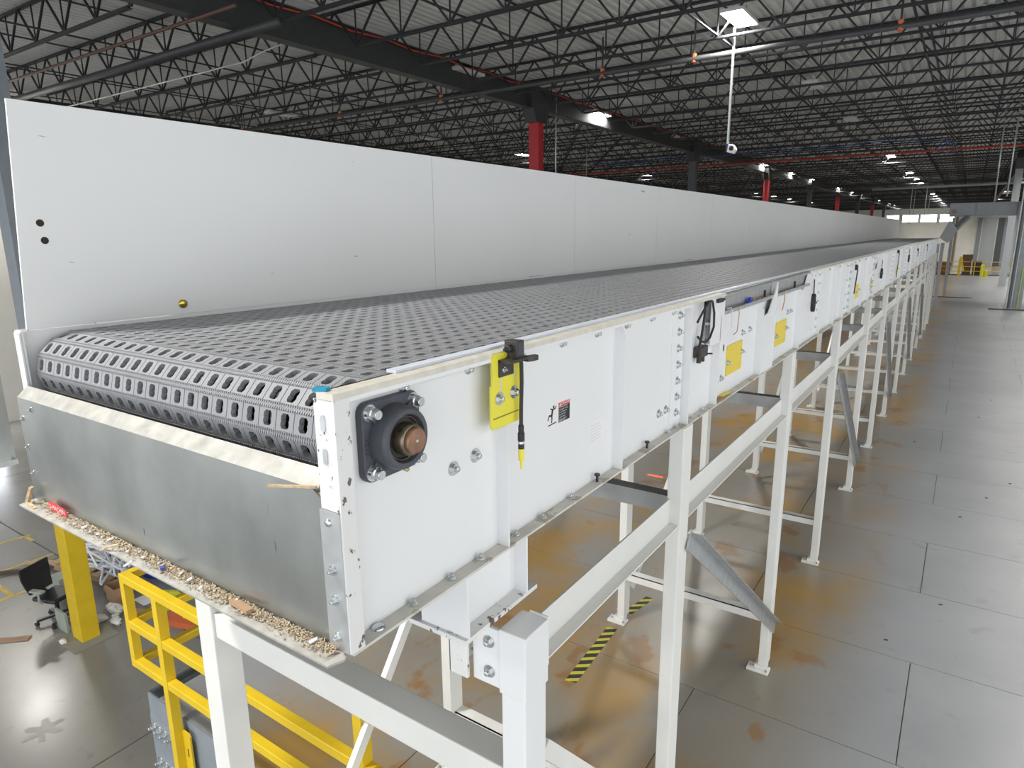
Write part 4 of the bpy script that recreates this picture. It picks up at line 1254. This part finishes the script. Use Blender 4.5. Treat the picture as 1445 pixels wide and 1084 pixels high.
tag(MB().add([(-.16, -.12, 0), (.16, -.12, 0), (.16, .12, 0), (-.16, .12, 0), (-.16, -.12, .30), (.16, -.12, .28), (.16, .12, .28), (-.16, .12, .30)], [(0, 1, 5, 4), (1, 2, 6, 5), (2, 3, 7, 6), (3, 0, 4, 7), (0, 3, 2, 1)]).build('cardboard_box', CARD), 'small open cardboard box next to the tube heap', 'box').location = (-10.78, 3.98, GZ)


def rubble(label, loc, s, m, name='rubble_chunk', seed=0, cat='rubble'):
    r2 = random.Random(seed)
    b = MB()
    n1, n2 = 6, 8
    for i in range(n1 + 1):
        th = PI * i / n1
        for k in range(n2):
            ph = 2 * PI * k / n2
            q = .75 + .5 * r2.random()
            b.v.append((s[0] * q * math.sin(th) * math.cos(ph), s[1] * q * math.sin(th) * math.sin(ph), s[2] * (1 + math.cos(th) * q)))
    for i in range(n1):
        for k in range(n2):
            b.f.append((i * n2 + k, i * n2 + (k + 1) % n2, (i + 1) * n2 + (k + 1) % n2, (i + 1) * n2 + k))
    o = b.build(name, m)
    o.location = loc
    return tag(o, label, cat)


rubble('large pale plaster chunk lying between column and railing', (-10.40, 3.74, GZ), (.26, .09, .07), FOAM, seed=1)
rubble('flat pale plaster chunk right beside the yellow column', (-10.35, 3.48, GZ), (.14, .10, .05), FOAM, seed=2)
rubble('broken white plaster piece at the foot of the rubble', (-10.0, 3.58, GZ), (.12, .07, .06), FOAM, seed=3)
rubble('small grey white rubble piece near the plaster chunks', (-10.2, 3.66, GZ), (.07, .06, .04), FOAM, seed=4)
rubble('dark plastic bag slumped at the pallet edge', (-11.30, 3.62, GZ), (.22, .16, .10), mat('dark_bag', (.05, .04, .06), .6), 'refuse_bag', 5, 'bag')
rubble('brown crumpled paper beside the pallet', (-11.15, 4.02, GZ), (.12, .10, .08), CARD, 'crumpled_paper', 6, 'paper')
rubble('lime yellow crumpled vest near the railing', (-9.95, 4.45, GZ), (.20, .16, .09), LIME, 'safety_vest', 7, 'vest')
rubble('tangle of dark scrap behind the yellow column', (-12.6, 3.45, GZ), (.25, .10, .06), mat('dark_scrap', (.09, .075, .06), .8), 'scrap_heap', 8, 'scrap')
tag(MB().box(-.17, .17, -.11, .11, 0, .01).build('paper_sheet', STICKW), 'white paper sheet on the floor by the railing', 'paper').location = (-10.35, 4.22, GZ + .002)
tag(MB().beam((-10.25, 3.9, GZ + .012), (-9.55, 4.15, GZ + .012), .12, .02).build('wood_plank', CARD), 'short brown plank lying below the railing', 'plank')
tag(MB().beam((-9.45, 4.15, GZ + .05), (-8.75, 4.35, GZ + .05), .35, .10).build('orange_case', mat('orange_plastic', (.55, .12, .04), .5)), 'orange tool case on the floor behind the railing', 'case')
tag(MB().beam((-9.35, 4.35, GZ + .147), (-9.05, 4.25, GZ + .147), .12, .09).build('yellow_tool', YEL2), 'yellow power tool lying on the orange case', 'tool')
tag(MB().tube([(-9.5, 4.3, GZ + .24), (-9.2, 4.2, GZ + .26)], .035, 10).build('steel_cylinder', ZINC), 'shiny steel cylinder on the orange case', 'cylinder')
tag(MB().box(-.18, .18, -.02, .02, 0, .34).build('plastic_sheet', SAGE, bevel=.005), 'sage green plastic panel leaning near the column foot', 'panel').location = (-10.55, 3.02, GZ)
tag(MB().box(-.17, .17, -.14, .14, 0, .38).build('sage_box', SAGE, bevel=.008), 'sage grey box behind the office chair', 'box').location = (-11.75, 3.55, GZ + 0)
rubble('crushed white paper cup in front of the column', (-10.15, 2.85, GZ), (.07, .05, .035), STICKW, 'paper_cup', 9, 'cup')
tag(MB().beam((-11.4, 2.0, GZ + .012), (-10.75, 2.62, GZ + .012), .11, .02).build('cardboard_strip', CARD), 'light brown board strip lying alone on the concrete', 'board')
tag(MB().beam((-13.6, 3.15, GZ + .03), (-12.9, 3.9, GZ + .05), .07, .05).build('wood_plank', mat('dark_wood', (.09, .065, .05), .8)), 'dark stained timber lying behind the office chair', 'plank')
tag(MB().beam((-13.7, 3.6, GZ + .02), (-12.6, 4.35, GZ + .03), .09, .04).build('wood_plank', WOOD), 'pale timber batten behind the yellow column', 'plank')
tag(MB().prism([(math.cos(t) * (.06 + .20 * abs(math.sin(k * 2.3))), math.sin(t) * (.06 + .20 * abs(math.sin(k * 2.3)))) for k, t in enumerate([2 * PI * q / 22 for q in range(22)])], 2, 0, .002).build('floor_smear', mat('brown_smear', (.185, .175, .15), .28, var=.3)), 'dark star shaped smear on the polished concrete', 'stain').location = (-8.3, 1.87, GZ)
# yellow floor lines
for i, (p0, p1) in enumerate((((-15.25, 3.0), (-15.05, 4.2)), ((-13.75, 2.4), (-13.66, 4.1)), ((-12.5, 2.4), (-12.45, 3.4)), ((-13.7, 2.98), (-12.5, 2.98)), ((-14.7, 4.12), (-15.05, 4.12)))):
    tag(MB().beam((p0[0], p0[1], GZ + .0015), (p1[0], p1[1], GZ + .0015), .075, .002).build('trim_%d' % (5 + i), TAPEY), 'painted yellow marking line on the ground floor', 'floor line', 'yellow floor lines', st)

# steel bracket seen past the end of the guard
bk_ = thing('steel_bracket', 'weathered grey steel bracket with a round hole behind the guard end', 'bracket', (-2.15, .02, -.05))
ring = MB()
pts_o = [(-.20, 0), (.10, 0), (.10, .62), (.02, .80), (-.20, .80)]
ring.prism(pts_o, 1, .14, .16)
ring.build('web_plate', GALV, bk_)
MB().lathe([(.128, .040), (.139, .040), (.139, .0005)], 'y', (.01, 0, .44), 20).build('round_hole', GREYL, bk_)
MB().prism([(.04, 0), (.12, 0), (.12, .30), (.09, .36), (.04, .36)], 1, .05, .14).build('channel', GALV, bk_)
MB().box(-.2, .12, .05, .16, -.02, 0).build('base_flange', GALV2, bk_)
link('bolt', BOLT_L, bk_, (.085, .05, .27), ROT_NY)
